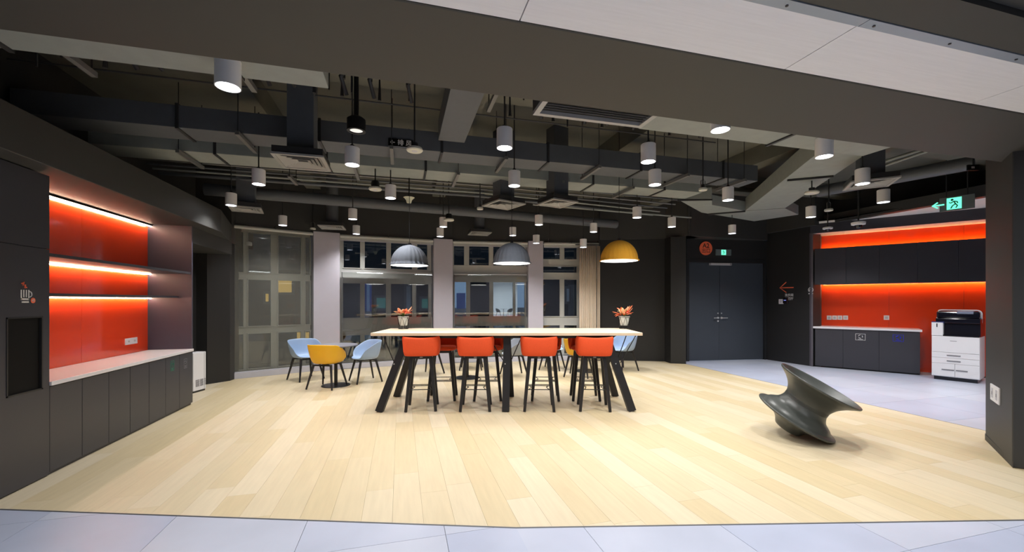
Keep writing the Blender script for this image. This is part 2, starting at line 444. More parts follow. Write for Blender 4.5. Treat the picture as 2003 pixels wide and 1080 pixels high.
# socket strip
so = thing('wall_socket', 'white double socket strip on the left orange panel above the worktop', 'socket', (XBK+.012, 0, 0))
a, b = ONX(242, XBK), ONX(265, XBK); 
MB().box(0, .012, a, b, .955, 1.04).build('plate', M_plastic, so, bevel=.002)
mb = MB()
for k in (.25, .75):
    y = a+(b-a)*k; mb.box(.012, .014, y-.012, y-.006, .985, 1.01).box(.012, .014, y+.006, y+.012, .985, 1.01)
mb.build('slots', M_prgrey, so)
# coffee sign on tall cabinet
cs = thing('coffee_sign', 'small steaming cup pictogram in white and orange on the tall cabinet', 'sign', (-3.0, 0, 0))
cy, cz = ONX(48.5, -3.0), Z(577, 3.42)
MS = basis((.001, cy, cz), (0, 1))
mb = MB(MS); e = .0015; u = .042
mb.box(-u, -u*.72, -u*.9, u, 0, e).box(u*.72, u, -u*.9, u, 0, e).box(-u, u, -u*1.0, -u*.66, 0, e)
mb.box(-u*.42, -u*.16, -u*.45, u, 0, e).box(u*.16, u*.42, -u*.45, u, 0, e).box(-u*.75, u*.85, -u*1.55, -u*1.25, 0, e)
mb.tube([(u*(1.0+.5*sin(t)), u*(.15+.55*cos(t)), e) for t in [i*pi/8 for i in range(9)]], .004, 6)
mb.build('cup_mark', M_wprint, cs)
mb = MB(MS)
mb.tube([(-u*.8, u*2.2, e), (-u*.35, u*2.5, e), (-u*.5, u*1.9, e), (0, u*2.0, e), (-.05*u, u*1.4, e), (u*.3, u*1.5, e)], .006, 6)
mb.build('steam_mark', M_redsign, cs)
MB(MS).cyl((u*1.85, -u*1.1, 0), (u*1.85, -u*1.1, e), u*.55, n=20).build('badge', M_redsign, cs)
text('45', .03, M_wprint, 'badge_print', cs, MS @ Matrix.Translation((u*1.85, -u*1.1, .002)))
# air purifier
h0, h1 = G(378, 770), G(403, 763)
ang = atan2(h1[1]-h0[1], h1[0]-h0[0])
hp = thing('air_purifier', 'white upright heater cabinet with grey vents beside the left cabinets', 'heater', (h0[0], h0[1], 0), ang)
hw = (h1-h0).length
MB().box(0, hw, 0, .16, .03, .67).build('body', M_plastic, hp, bevel=.008)
MB().box(.01, hw-.01, .01, .15, 0, .03).build('base', M_black, hp)
for x0, x1 in ((.05, .13), (.145, .215), (.235, hw-.015)):
    if x1 > x0+.005:
        mb = MB()
        for k in range(6): mb.box(x0, x1, -.003, .001, .10+k*.02, .112+k*.02)
        mb.build('vent', M_prgrey, hp)
MB().box(hw-.04, hw-.035, -.002, 0, .04, .66).build('panel_joint', M_prgrey, hp)

# ------------------------------------------------------------------ facade
wb = struct('wall_back')
HZ = 3.04
def segframe(a, b):
    d = (b-a); return Matrix.Translation((a[0], a[1], 0)) @ Matrix.Rotation(atan2(d[1], d[0]), 4, 'Z')
def pier(a, b, dpt=.35, m=M_pillar, name='pillar', z1=None, out=-.05):
    L = (b-a).length; MB(segframe(a, b)).box(0, L, out, dpt, 0, z1 or HZ+.03).build(name, m, wb, bevel=.006)
pier(gB, gC); pier(gD, gE); pier(gF, gG)
for a, b in ((gA, gC), (gC, gE), (gE, gG), (gG, gH)):
    L = (b-a).length; MB(segframe(a, b)).box(-.01, L+.01, .02, .5, HZ+.03, CZ).build('bulkhead', M_dark, wb)
def window(n, a, b, xs, rows, dpt=.14, scr=False, label=None):
    """xs: px of mullion edges [(l,r) panes], rows: [(z0,z1)] panes"""
    w = struct('window_%d' % n); w.location = (a[0], a[1], 0); w.rotation_euler = (0, 0, atan2(b[1]-a[1], b[0]-a[0]))
    L = (b-a).length
    t = .055
    for ri, (z0, z1, panes) in enumerate(rows):
        for l, r in panes:
            x0, x1 = HIT(l, a, b), HIT(r, a, b)
            x0 = max(x0, .02); x1 = min(x1, L-.01)
            mb = MB(); ft = .018
            mb.box(x0-ft, x0, dpt-.02, dpt+.05, z0-ft, z1+ft).box(x1, x1+ft, dpt-.02, dpt+.05, z0-ft, z1+ft)
            mb.box(x0, x1, dpt-.02, dpt+.05, z0-ft, z0).box(x0, x1, dpt-.02, dpt+.05, z1, z1+ft)
            mb.build('sash', M_frame, w, bevel=.003)
            MB().box(x0, x1, dpt+.02, dpt+.026, z0, z1).build('pane', M_glass, w)
        # solid mullions between panes of the row
        mb = MB(); px = 0
        ps = sorted((max(HIT(l, a, b), .02), min(HIT(r, a, b), L-.01)) for l, r in panes)
        cur = 0
        for x0, x1 in ps+[(L, L)]:
            if x0-.018-cur > .004: mb.box(cur, x0-.018, dpt, dpt+.1, z0-.018, z1+.018)
            cur = x1+.018
        mb.build('mullion', M_frame, w, bevel=.003)
    zs = sorted((z0-.018, z1+.018) for z0, z1, _ in rows); cur = 0
    for z0, z1 in zs+[(HZ+.03, HZ+.03)]:
        if z0-cur > .004: MB().box(0, L, dpt, dpt+.1, cur, z0).build('rail', M_frame, w, bevel=.003)
        cur = z1
    sk = MB(segframe(a, b)).box(0, L, -.02, .1, 0, .115).build('baseboard_back', M_skirt, kind='structure', bevel=.003)
    return w
d8, d9, d10 = 8.9, 9.8, 10.4
rA = [(464, 479), (489, 534), (549, 594), (603, 612)]
window(1, gA, gB, None, [(2.13, 2.95, rA), (1.02, 1.98, rA), (.14, .86, rA)], dpt=.25)
rB = [(672, 705), (714, 757), (766, 808), (818, 838)]; rB2 = [(671, 705), (714, 756), (766, 808), (816, 840)]
window(2, gC, gD, None, [(2.31, 3.0, rB), (1.15, 1.95, rB2), (.16, .74, rB2)], dpt=.16)
rC = [(888, 908), (918, 957), (966, 1005), (1011, 1028)]; rC2 = [(888, 912), (920, 958), (966, 1005), (1010, 1028)]
window(3, gE, gF, None, [(2.45, 3.0, rC), (1.15, 2.02, rC2), (.16, .9, rC2)], dpt=.16)
rD = [(1064, 1097), (1106, 1131), (1140, 1165)]
window(4, gG, gH, None, [(2.63, 3.0, rD), (2.28, 2.44, [(1064, 1131), (1140, 1165)]), (1.14, 2.10, rD), (.16, .9, rD)], dpt=.16)
# roller screen over the first window, and tubes over the others
def roller(a, b, name, lab, drop):
    L = (b-a).length; o = thing(name, lab, 'blind', (a[0], a[1], 0), atan2(b[1]-a[1], b[0]-a[0]), 'roller blinds along the window wall')
    MB().cyl((.02, -.03, HZ-.03), (L-.02, -.03, HZ-.03), .035, n=16).build('roller_tube', M_frame, o, smooth='auto')
    mb = MB()
    for x in (.03, L/2, L-.03): mb.box(x-.006, x+.006, -.06, .1, HZ-.02, HZ+.06)
    mb.build('bracket', M_pipe, o)
    if drop:
        MB().grid([[(x, .002+.003*sin(x*7), z) for x in [L*i/24 for i in range(25)]] for z in (.13, 1.0, 2.0, HZ-.03)]).build('screen_cloth', M_screen, o, smooth=True)
        MB().box(.01, L-.01, -.008, .012, .118, .135).build('bottom_bar', M_skirt, o)
    else:
        MB().box(.02, L-.02, -.034, -.028, HZ-.12, HZ-.05).build('screen_cloth', M_frame, o)
        MB().box(.02, L-.02, -.04, -.022, HZ-.135, HZ-.12).build('bottom_bar', M_skirt, o)
roller(gA, gB, 'roller_screen', 'grey see-through roller screen lowered over the leftmost windows', True)
roller(gC, gD, 'roller_blind', 'rolled-up grey blind above the windows behind the left grey dome lamp', False)
roller(gE, gF, 'roller_blind', 'rolled-up grey blind above the windows behind the middle grey dome lamp', False)
roller(gG, gH, 'roller_blind', 'rolled-up grey blind above the windows beside the cream curtain', False)
# curtain
L = (gH-gG).length; x0, x1 = HIT(1131, gG, gH), L-.01
cu = thing('curtain', 'cream curtain hanging in folds at the right end of the windows', 'curtain', (gG[0], gG[1], 0), atan2(gH[1]-gG[1], gH[0]-gG[0]))
MB().grid([[(x0+(x1-x0)*.8*i/60, -.12+.025*sin(i*.9)+.01*sin(i*.37), z) for i in range(61)] for z in (.03, 1, 2, HZ-.09)]).build('drape', M_curt, cu, smooth=True, solid=.004)
MB().grid([[(x0+(x1-x0)*(.86+.14*i/20), -.10+.02*sin(i*.9), z) for i in range(21)] for z in (.03, 1, 2, HZ-.09)]).build('drape', M_curt, cu, smooth=True, solid=.004)
MB().cyl((x0-.1, -.11, HZ-.06), (x1, -.11, HZ-.06), .012).build('rail', M_pipe, cu)
# clear glass partition leaves in front of windows 2..4 with thin steel posts
def gpart(a, b, px0, px1, lab):
    o = thing('glass_screen', lab, 'glass partition', (a[0], a[1], 0), atan2(b[1]-a[1], b[0]-a[0]), 'clear glass leaves before the windows')
    s0, s1 = HIT(px0, a, b), HIT(px1, a, b)
    MB().box(s0, s1, .045, .055, .116, 2.2).build('pane', M_gpart, o)
    MB().box(s0, s1, .04, .06, 2.2, 2.22).build('top_rail', M_chrome, o)
    MB().box(s0, s0+.02, .035, .065, .116, 2.2).build('post', M_strut, o)
gpart(gC, gD, 668, 846, 'clear glass leaf with steel top rail behind the small round table')
gpart(gE, gF, 888, 1031, 'clear glass leaf with steel top rail behind the middle of the high table')

# outside world
gnd = MB().box(-60, 60, 11.6, 90, -.3, -.02).build('exterior_ground', M_farg, kind='structure')
def extb(name, px0, px1, d, z1, label, z0=-.02, windows=(), m=None, dd=.5, cat='building'):
    a, b = W(px0, d), W(px1, d)
    o = thing(name, label, cat, (a[0], a[1], 0), atan2(b[1]-a[1], b[0]-a[0])); L = (b-a).length
    MB().box(0, L, 0, dd, z0, z1).build('block', m or M_ext, o)
    for (l, r, yt, yb, mm) in windows:
        s0, s1 = HIT(l, a, b), HIT(r, a, b); t0, t1 = Z(yb, d), Z(yt, d)
        fo = MB().box(s0-.1, s1+.1, -.06, 0, t0-.1, t1+.1).build('window', M_extf, o)
        MB().box(s0, s1, -.08, -.06, t0, t1).build('pane', mm, fo)
    return o
extb('neighbour_building', 380, 698, 16, 12, 'dark neighbouring block with small yellow lit windows beyond the left glazing',
     windows=[(545, 572, 545, 572, M_yw), (512, 522, 462, 474, M_yw), (456, 463, 455, 480, M_yw), (583, 592, 650, 664, M_yw), (598, 606, 650, 664, M_yw), (522, 527, 575, 590, M_yw), (560, 575, 465, 490, M_extf)])
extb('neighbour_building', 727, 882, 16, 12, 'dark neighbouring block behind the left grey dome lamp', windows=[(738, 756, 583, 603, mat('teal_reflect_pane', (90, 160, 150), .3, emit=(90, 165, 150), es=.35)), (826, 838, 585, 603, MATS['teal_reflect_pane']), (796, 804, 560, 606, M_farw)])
extb('neighbour_building', 912, 962, 24, 14, 'dark neighbouring block behind the middle grey dome lamp')
extb('neighbour_building', 1028, 1260, 16, 12, 'dark neighbouring block behind the cream curtain', windows=[(1108, 1113, 565, 590, M_farw), (1116, 1126, 562, 612, M_extf)])
MB().box(-30, 30, 15.2, 15.9, 2.55, 9).build('sky_blocking_slab', M_ext, kind='structure')  # slab added to block the sky and keep the upper panes dark
tw = extb('striped_tower', 698, 728, 60, 4.8, 'pale blue striped tower seen through the second window', m=M_tower)
L = (W(728, 60)-W(698, 60)).length
for k in range(3):
    MB().box(L*(k+.15)/3, L*(k+.55)/3, -.5, 0, 0, 4.7).build('fin', M_tower2, tw)
extb('far_tower', 893, 910, 80, 3.0, 'small blue distant building seen through the third window', m=M_tower)
# far lounge seen through the middle window
fl = struct('wall_far_room')
a, b = W(956, 43), W(1012, 43); FM = segframe(a, b); L = (b-a).length
MB(FM).box(0, L, 0, .2, 0, 3.4).build('white_wall', M_farw, fl)
MB(FM).box(0, L, -8, .2, -.02, 0).build('white_floor', M_farw, fl)
MB(FM).box(0, L, -8, .2, 3.4, 3.6).build('roof', M_farw, fl)
MB(FM).box(0, .3, -8, 0, 0, 3.4).build('side_wall', M_farw, fl)
pl = area('far_room_light', tuple(FM @ Vector((L/2, -3.5, 3.3))), 2, 2, 260)

# ------------------------------------------------------------------ right-hand black walls
wr = struct('wall_right')
D0, D1 = G(1343, 707), G(1500, 703.5)
A0 = Vector((9.36, 7.55))
W1 = Vector((.578, -.816)); NN = Vector((.816, .578))
def wseg(a, b, z0, z1, m, name, t=.25, o=0):
    L = (b-a).length; return MB(segframe(a, b)).box(0, L, o, t, z0, z1).build(name, m, wr)
UZ = 3.12
wseg(gH, K1, 0, UZ, M_black, 'black_wall')
wseg(K1, G(1312, 711), 0, UZ, M_black, 'reveal', .3)
P1, P2 = G(1312, 711), G(1342, 712)
wseg(P1, P2, 0, UZ, mat('pier_charcoal', (38, 38, 38), .5), 'door_pier', .5)
wseg(D0, D1, 2.62, UZ, M_black, 'over_door', .2)
u = (D1-D0).normalized()
wseg(D1, A0, 0, 3.3, M_black, 'black_wall')
wseg(A0, A0+W1*.001+Vector((.001, 0)), 0, 3.3, M_black, 'edge', .05) if False else None
# upper grey bulkhead
up = [gH+Vector((0, -.08)), K1+Vector((-.02, -.08)), P2+Vector((0, -.10)), D1+Vector((-.10, -.10)), A0+Vector((-.10, -.1))]
for a, b in zip(up, up[1:]):
    L = (b-a).length; MB(segframe(a, b)).box(-.02, L+.02, 0, .5, UZ if b is not up[-1] else 3.3, CZ).build('upper_bulkhead', M_dark, wr)
# double door
dr = struct('door_1', 'wide charcoal double exit door with steel lever handles'); dr.location = (D0[0], D0[1], 0); dr.rotation_euler = (0, 0, atan2(u[1], u[0]))
DL = (D1-D0).length; zt = 2.52; jb = .07
mb = MB(); mb.box(0, jb, -.01, .14, 0, zt+.1).box(DL-jb, DL, -.01, .14, 0, zt+.1).box(jb, DL-jb, -.01, .14, zt, zt+.1)
mb.build('door_frame', mat('door_frame_charcoal', (34, 35, 37), .4), dr, bevel=.004)
sx = HIT(1410, D0, D1)
for a, b in ((jb, sx-.003), (sx+.003, DL-jb)):
    lf = MB().box(a+.003, b, .05, .1, .008, zt-.004).build('door_leaf', M_doorp, dr, bevel=.002)
MB().box(sx-.02, sx+.02, .044, .05, .01, 1.0).build('meeting_strip', M_doorp, dr)
for sgn in (-1, 1):
    h = MB(); x = sx+sgn*.05
    h.cyl((x, .05, 1.10), (x, .035, 1.10), .028, n=20).cyl((x, .035, 1.10), (x, -.005, 1.10), .01, n=12).cyl((x, -.005, 1.10), (x+sgn*.14, -.005, 1.10), .009, n=10)
    h.build('lever_handle', M_chrome, dr, smooth='auto')
    MB().cyl((x, .05, 1.22), (x, .042, 1.22), .016, n=16).build('key_cylinder', M_chrome, dr, smooth='auto')
MB().cyl((sx-.05, .05, 1.02), (sx-.05, .04, 1.02), .024, n=16).build('key_cylinder', M_chrome, dr, smooth='auto')
dc = thing('door_closer', 'silver overhead closer bar at the top of the double door', 'door closer', (D0[0], D0[1], 0), atan2(u[1], u[0]))
c0, c1 = HIT(1389, D0, D1), HIT(1430, D0, D1)
MB().box(c0, c1, -.035, .048, zt-.06, zt-.005).build('housing', M_chrome, dc, bevel=.004)
MB().box(c1-.05, c1-.01, -.04, -.035, zt-.05, zt-.015).build('end_cap', M_prgrey, dc)
# round sign
def on(px, py, a, b, off=.0):
    s = HIT(px, a, b); p = a+(b-a).normalized()*s; d = dep(p); nrm = Vector(((b-a)[1], -(b-a)[0])).normalized()
    q = p+nrm*off; return Vector((q[0], q[1], Z(py, d)))
sp = on(1380, 486, D0, D1, .022)
rs = thing('round_sign', 'round orange exit sign reading A2 above the double door', 'sign', tuple(sp), 0)
MS = basis((0, 0, 0), u)
MB(MS).cyl((0, 0, -.02), (0, 0, 0), .175, n=48).build('disc', M_redsign, rs)
text('A2', .16, M_blk, 'sign_letters', rs, MS @ Matrix.Translation((0, .062, .001)), .001, .002)
text('出口', .125, M_blk, 'sign_letters', rs, MS @ Matrix.Translation((0, -.07, .001)), .001, 0)
def running_man(mb, s):
    mb.cyl((-.12*s, .32*s, 0), (-.12*s, .32*s, .002), .09*s, n=14)
    for pts in ([(-.02, .2), (.08, -.05)], [(.08, -.05), (-.1, -.2), (-.2, -.42)], [(.08, -.05), (.2, -.22), (.1, -.4)], [(-.02, .18), (-.2, .05), (-.3, .12)], [(0, .18), (.18, .12), (.22, -.02)]):
        mb.tube([(x*s, y*s, .001) for x, y in pts], .045*s, 6)
sp = on(1414, 494, D0, D1, .03)
es = thing('exit_sign', 'small green lit running-man exit sign above the double door', 'sign', tuple(sp), 0)
MB(MS).box(-.215, .215, -.078, .078, -.03, 0).build('housing', mat('sign_housing', (100, 112, 115), .35), es, bevel=.004)
MB(MS).box(-.066, .066, -.066, .066, 0, .003).build('lit_panel', M_signg, es)
mb = MB(MS @ Matrix.Translation((0, 0, .003))); running_man(mb, .12); mb.build('running_figure', M_green, es)
# arrow sign, small print, reader
sp = on(1536, 563, D1, A0, .002); uw = (A0-D1).normalized(); MS2 = basis((0, 0, 0), uw)
ar = thing('arrow_sign', 'small red arrow with two lines of white print on the black wall', 'sign', tuple(sp), 0)
mb = MB(MS2); mb.box(-.11, .22, -.012, .012, 0, .002).tube([(.03, .14, .001), (-.14, 0, .001), (.03, -.12, .001)], .013, 5); mb.build('arrow', M_redsign, ar)
text('洗手间', .075, M_wprint, 'sign_letters', ar, MS2 @ Matrix.Translation((.10, -.19, 0)), .001, .001)
text('电梯厅', .075, M_wprint, 'sign_letters', ar, MS2 @ Matrix.Translation((.10, -.28, 0)), .001, .001)
sp = on(1528.5, 590, D1, A0, .0)
wsw = thing('wall_switch', 'small white switch plate under the arrow sign', 'switch', tuple(sp), 0)
MB(MS2).box(-.06, .06, -.06, .06, 0, .02).build('plate', M_plastic, wsw, bevel=.004)
MB(MS2).box(-.03, .03, -.035, .035, .02, .026).build('rocker', M_skirt, wsw)
sp = on(1537, 588, D1, A0, .0)
rd = thing('card_reader', 'small navy card reader beside the white switch plate', 'card reader', tuple(sp), 0)
MB(MS2).box(-.06, .07, -.07, .07, 0, .03).build('body', M_prblack, rd, bevel=.006)
MB(MS2).box(-.03, .03, .0, .012, .03, .032).build('indicator', emis('reader_led', (150, 160, 255), 1.2), rd)

# ------------------------------------------------------------------ printer alcove
def AF(x, y, z=0): p = A0+W1*x+NN*y; return Vector((p[0], p[1], z))
AM = Matrix.Translation((A0[0], A0[1], 0)) @ Matrix.Rotation(atan2(W1[1], W1[0]), 4, 'Z')
arz = atan2(W1[1], W1[0])
def lx(px, y=0):
    a = A0+NN*y; return HIT(px, a, a+W1)
AL = 4.3
al = struct('wall_alcove'); al.location = (A0[0], A0[1], 0); al.rotation_euler = (0, 0, arz)
MB().box(-.30, AL, .62, .8, 0, CZ).build('back_wall', M_dark, al)
bl = lx(1607, .6)
for a, b in ((bl, 1.35), (1.353, 2.5), (2.503, AL)):
    MB().box(a, b, .605, .62, 0 if b > 1.4 else .9, 3.12).build('glass_panel', M_orange, al)
MB().prism([(-.03, 0), (0, 0), (bl, .62), (-.3, .62), (-.3, .3)], 0, 3.14).build('side_wall', mat('alcove_side', (88, 84, 92), .4), al)
MB().box(0, AL, 0.0, .62, 3.12, 3.2).build('alcove_ceiling', M_whitec, al)
MB().box(-.05, AL, -.03, 0.0, 3.12, 3.34).build('fascia', M_dkcab, al)
# white triangular ceiling piece before the alcove
ZT = 3.34
tA, tB = G(1577, 446.5, ZT), G(1932, 386, ZT)
tC, tD = AF(AL, -.03)[:2], AF(.0, -.03)[:2]
MB().prism([tA, tB, (tC[0], tC[1]), (tD[0], tD[1])], ZT, ZT+.05).build('ceiling_triangle', M_whitec, wr)
a, b = G(1500, 462, ZT) if False else tA+(tA-tB).normalized()*1.2, tB+(tB-tA).normalized()*1.5
L = (b-a).length; MB(segframe(a, b)).box(0, L, -.16, 0, ZT, ZT+.2).build('dark_edge_beam', M_dark, wr)
# counter
xe = 1.80
se = [0.0, lx(1649), lx(1719.5), xe]
dl = ['plain left unit beside the black wall', 'middle unit with the white recycling mark', 'right unit with the blue recycling mark']
for i in range(3):
    c = thing('base_cabinet', 'charcoal base cabinet under the right white counter, '+dl[i], 'cabinet', (A0[0], A0[1], 0), arz, 'base cabinets under the right counter')
    a, b = se[i]+.001, se[i+1]-.001
    if i == 0: a = .04
    MB().box(a if i else bl+.02, b, .022, .60, .03, .895).build('body', M_dkcab, c)
    MB().box(a if i else bl+.02, b, .05, .58, 0, .03).build('plinth', M_black, c)
    MB().box(a+.001, b-.001, 0, .02, .03, .89).build('door', M_dkcab, c, bevel=.001)
    if i:
        xm = lx(1683 if i == 1 else 1757); zm = Z(660 if i == 1 else 662, 9.1 if i == 1 else 8.75); mm = M_wprint if i == 1 else M_bprint
        Mk = Matrix.Translation((xm, -.001, zm)) @ basis((0, 0, 0), (1, 0)); s = .085
        mb = MB(Mk)
        for q in ((-s, s, -s*.85, -s*.78), (-s, s, s*.78, s*.85), (-s, -s*.93, -s*.85, s*.85), (s*.93, s, -s*.85, s*.85)): mb.box(*q, 0, .002)
        for k in range(3):
            t0 = pi/2+k*2*pi/3; mb.tube([(s*.42*cos(t0+j*.26), s*.1+s*.42*sin(t0+j*.26), .001) for j in range(6)], .006 if i == 1 else .009, 4)
        mb.box(-s*.5, s*.5, -s*.66, -s*.56, 0, .002)
        mb.build('recycling_mark', mm, c)
cw = thing('counter_worktop', 'white counter top on the charcoal cabinets beside the printer', 'worktop', (A0[0], A0[1], 0), arz)
MB().prism([(.002, -.02), (xe+.03, -.02), (xe+.03, .603), (bl+.01, .603)], .90, .945).build('slab', M_worktop, cw, bevel=.003)
# upper cabinets
ue = [.03, lx(1655), lx(1720), lx(1795), lx(1875), 3.1]
ul = ['far left unit', 'second unit from the left', 'middle unit above the counter end', 'unit above the gap beside the printer', 'right unit above the printer']
for i in range(5):
    c = thing('wall_cabinet', 'charcoal wall cabinet on the right orange wall, '+ul[i], 'cabinet', (A0[0], A0[1], 0), arz, 'wall cabinets on the right orange wall')
    MB().box(ue[i]+(.001 if i else .2), ue[i+1]-.001, .04, .50, 1.925, 2.755).build('body', M_dkcab, c)
    MB().box(ue[i]+.002, ue[i+1]-.002, .018, .038, 1.92, 2.76).build('door', M_dkcab, c, bevel=.001)
def led_r(z, s, lab):
    o = thing('light_strip', lab, 'light strip', (A0[0], A0[1], z), arz, 'amber light strips in the right alcove')
    MB().box(bl+.02, 3.2, .545, .575, -.003*s, .006 if s > 0 else -.006).build('channel', M_strut, o) if False else None
    MB().box(bl+.02, 3.2, .51, .52, min(0, s*.02), max(0, s*.02)).build('channel', M_strut, o)
    MB().box(bl+.02, 3.2, .5205, .526, min(0, s*.018), max(0, s*.018)).build('diffuser', M_ledr, o)
    MB().box(bl+.02, 3.2, .50, .51, min(-s*.03, s*.02), max(-s*.03, s*.02)).build('mounting_lip', M_dkcab, o)
led_r(2.74, 1, 'amber light strip on top of the right wall cabinets')
led_r(1.95, -1, 'amber light strip under the right wall cabinets')
# headphone mark
hm = thing('headset_sign', 'small pale headset pictogram at the left edge of the right alcove', 'sign', tuple(on(1586, 567, D1, A0, .002)), 0)
mb = MB(MS2); mb.tube([(.055*cos(t), .055*sin(t), .001) for t in [-.9+i*(pi+1.8)/14 for i in range(15)]], .007, 5)
mb.tube([(.03*cos(t), .03*sin(t)-.01, .001) for t in [-.9+i*(pi+1.8)/14 for i in range(15)]], .005, 5)
mb.cyl((-.04, -.09, 0), (-.04, -.09, .002), .014, n=10).cyl((.04, -.09, 0), (.04, -.09, .002), .014, n=10); mb.build('headset_mark', M_wprint, hm)
# sockets
sl = ['leftmost of four white sockets above the right counter', 'second of four white sockets above the right counter', 'third of four white sockets above the right counter', 'rightmost of four white sockets above the right counter', 'single white socket on the orange wall nearer the printer']
for i, px in enumerate((1622, 1632.5, 1643, 1654, 1734)):
    x = lx(px, .6); d = dep(AF(x, .6)); z = Z(621.5, d)
    s = thing('wall_socket', sl[i], 'socket', tuple(AF(x, .604, z)), arz, 'sockets above the right counter')
    MB().box(-.046, .046, -.012, 0, -.05, .05).build('plate', M_plastic, s, bevel=.003)
    MB().box(-.024, .024, -.014, -.012, -.028, .028).build('insert', M_skirt, s)
# printer
PC0 = G(1822, 741)
pr = thing('copier', 'large white office copier with dark top and paper drawers by the orange wall', 'copier', (PC0[0], PC0[1], 0), arz-radians(15))
pw = .64; fy = 0.0; by = .60
MB().box(.03, pw-.03, fy+.03, by-.02, 0, .07).build('plinth', M_prblack, pr)
MB().box(0, pw, fy+.012, by, .07, .86).build('body', M_plastic, pr, bevel=.006)
MB().box(.004, pw-.004, fy-.004, fy+.012, .545, .855).build('front_door', M_plastic, pr, bevel=.004)
text('copier', .03, M_grprint, 'front_print', pr, Matrix.Translation((pw*.45, fy-.0045, .77)) @ basis((0, 0, 0), (1, 0))) if False else None
MB().box(pw*.40, pw*.54, fy-.006, fy-.004, .765, .775).build('front_mark', M_grprint, pr)
for z0, z1, cols in ((.44, .54, 1), (.33, .435, 1), (.08, .325, 2)):
    for k in range(cols):
        a, b = pw*k/cols+.003, pw*(k+1)/cols-.003
        dw = MB().box(a, b, fy-.004, fy+.012, z0, z1).build('drawer', M_plastic, pr, bevel=.003)
        zc = (z0+z1)/2 if cols == 1 else z0+.13
        xa, xb = (pw*.33, pw*.62) if cols == 1 else ((pw*.22, pw*.485) if k == 0 else (pw*.52, pw*.76))
        MB().box(xa, xb, fy-.012, fy-.004, zc-.009, zc+.009).build('handle', M_prgrey, dw, bevel=.003)
MB().box(0, pw*.25, fy, by*.7, .863, 1.12).build('paper_exit_tower', M_plastic, pr, bevel=.006)
MB().box(pw*.11, pw*.13, fy-.003, fy, 1.03, 1.10).build('tower_slot', M_prblack, pr)
MB().box(pw*.25, pw, fy+.08, by, .863, 1.11).build('output_bay', M_prblack, pr)
MB().box(pw*.25, pw-.004, fy-.002, fy+.08, .863, .885).build('output_lip', M_prblack, pr)
MB(Matrix.Translation((0, 0, 1.12)) @ Matrix.Rotation(radians(-18), 4, 'X')).box(.0, pw*.27, fy+.0, fy+.17, .0, .02).build('control_panel', mat('control_panel_blue', (50, 58, 110), .2), pr, bevel=.004)
MB().box(.05, pw, fy+.05, by, 1.115, 1.2).build('scanner', M_prblack, pr, bevel=.006)
MB().box(.05, pw*.98, fy+.10, by, 1.2, 1.34).build('document_feeder', M_prblack, pr, bevel=.03)
MB().box(pw*.52, pw*.86, fy+.09, fy+.3, 1.29, 1.345).build('feeder_tray', mat('tray_grey', (120, 128, 150), .3), pr, bevel=.008)
mb = MB(); w2 = pw; r = .06
pts = [(.035, .3, 1.12), (.035, .3, 1.30)]+[(.035+r-r*cos(t), .3, 1.30+r*sin(t)) for t in [pi/8*i for i in range(1, 5)]]+[(pw-.01-r+r*sin(t), .3, 1.30+r*cos(t)) for t in [pi/8*i for i in range(0, 5)]]+[(pw-.01, .3, 1.12)]
mb.tube(pts, .012, 8); mb.build('white_lid_edge', M_plastic, pr, smooth=True)

# ------------------------------------------------------------------ column on the right
PA, PB = G(1928, 860), G(1980, 915)
PC = PB+Vector((.66, -.75))*1.3
col = [PA, PB, PC, PC+Vector((2.2, 1.2)), PA+Vector((2.6, -.6)), PA+Vector((1.2, .1))]
MB().prism(col, 0, CZ).build('wall_column', M_dark, kind='structure', bevel=.01)
MB().prism([PA+Vector((-.012, 0)), PB+Vector((-.012, -.012)), PB+Vector((.05, .03)), PA+Vector((.05, .03))], 0, .06).build('baseboard_column', M_black, kind='structure')
uc = (PB-PA).normalized(); s0, s1 = HIT(1940, PA, PB), HIT(1957, PA, PB)
cc = PA+uc*((s0+s1)/2); nrm = Vector((uc[1], -uc[0])).normalized(); dcx = dep(cc)
ws = thing('wall_socket', 'white double wall plate low on the right-hand dark column', 'socket', (cc[0], cc[1], Z(771, dcx)), 0)
Mq = basis((0, 0, 0), uc); hw_ = abs(s1-s0)/2
MB(Mq).box(-hw_, hw_, -.085, .085, 0, .012).build('plate', M_plastic, ws, bevel=.003)
mb = MB(Mq)
for k in (-.5, .5):
    mb.box(hw_*k-.03, hw_*k+.03, -.05, .05, .012, .015)
mb.build('inserts', M_skirt, ws)
mb = MB(Mq)
for k in (-.5, .5):
    mb.box(hw_*k-.012, hw_*k-.006, -.02, .015, .015, .016).box(hw_*k+.006, hw_*k+.012, -.02, .015, .015, .016)
mb.build('slots', M_prgrey, ws)
# rest of the room shell behind the camera
MB().box(-4.2, 13.8, -3.8, -3.6, 0, 3.1).build('wall_behind', M_pillar, kind='structure')
MB().box(13.5, 13.8, -3.6, 11.5, 0, CZ).build('wall_far_right', M_dark, kind='structure')

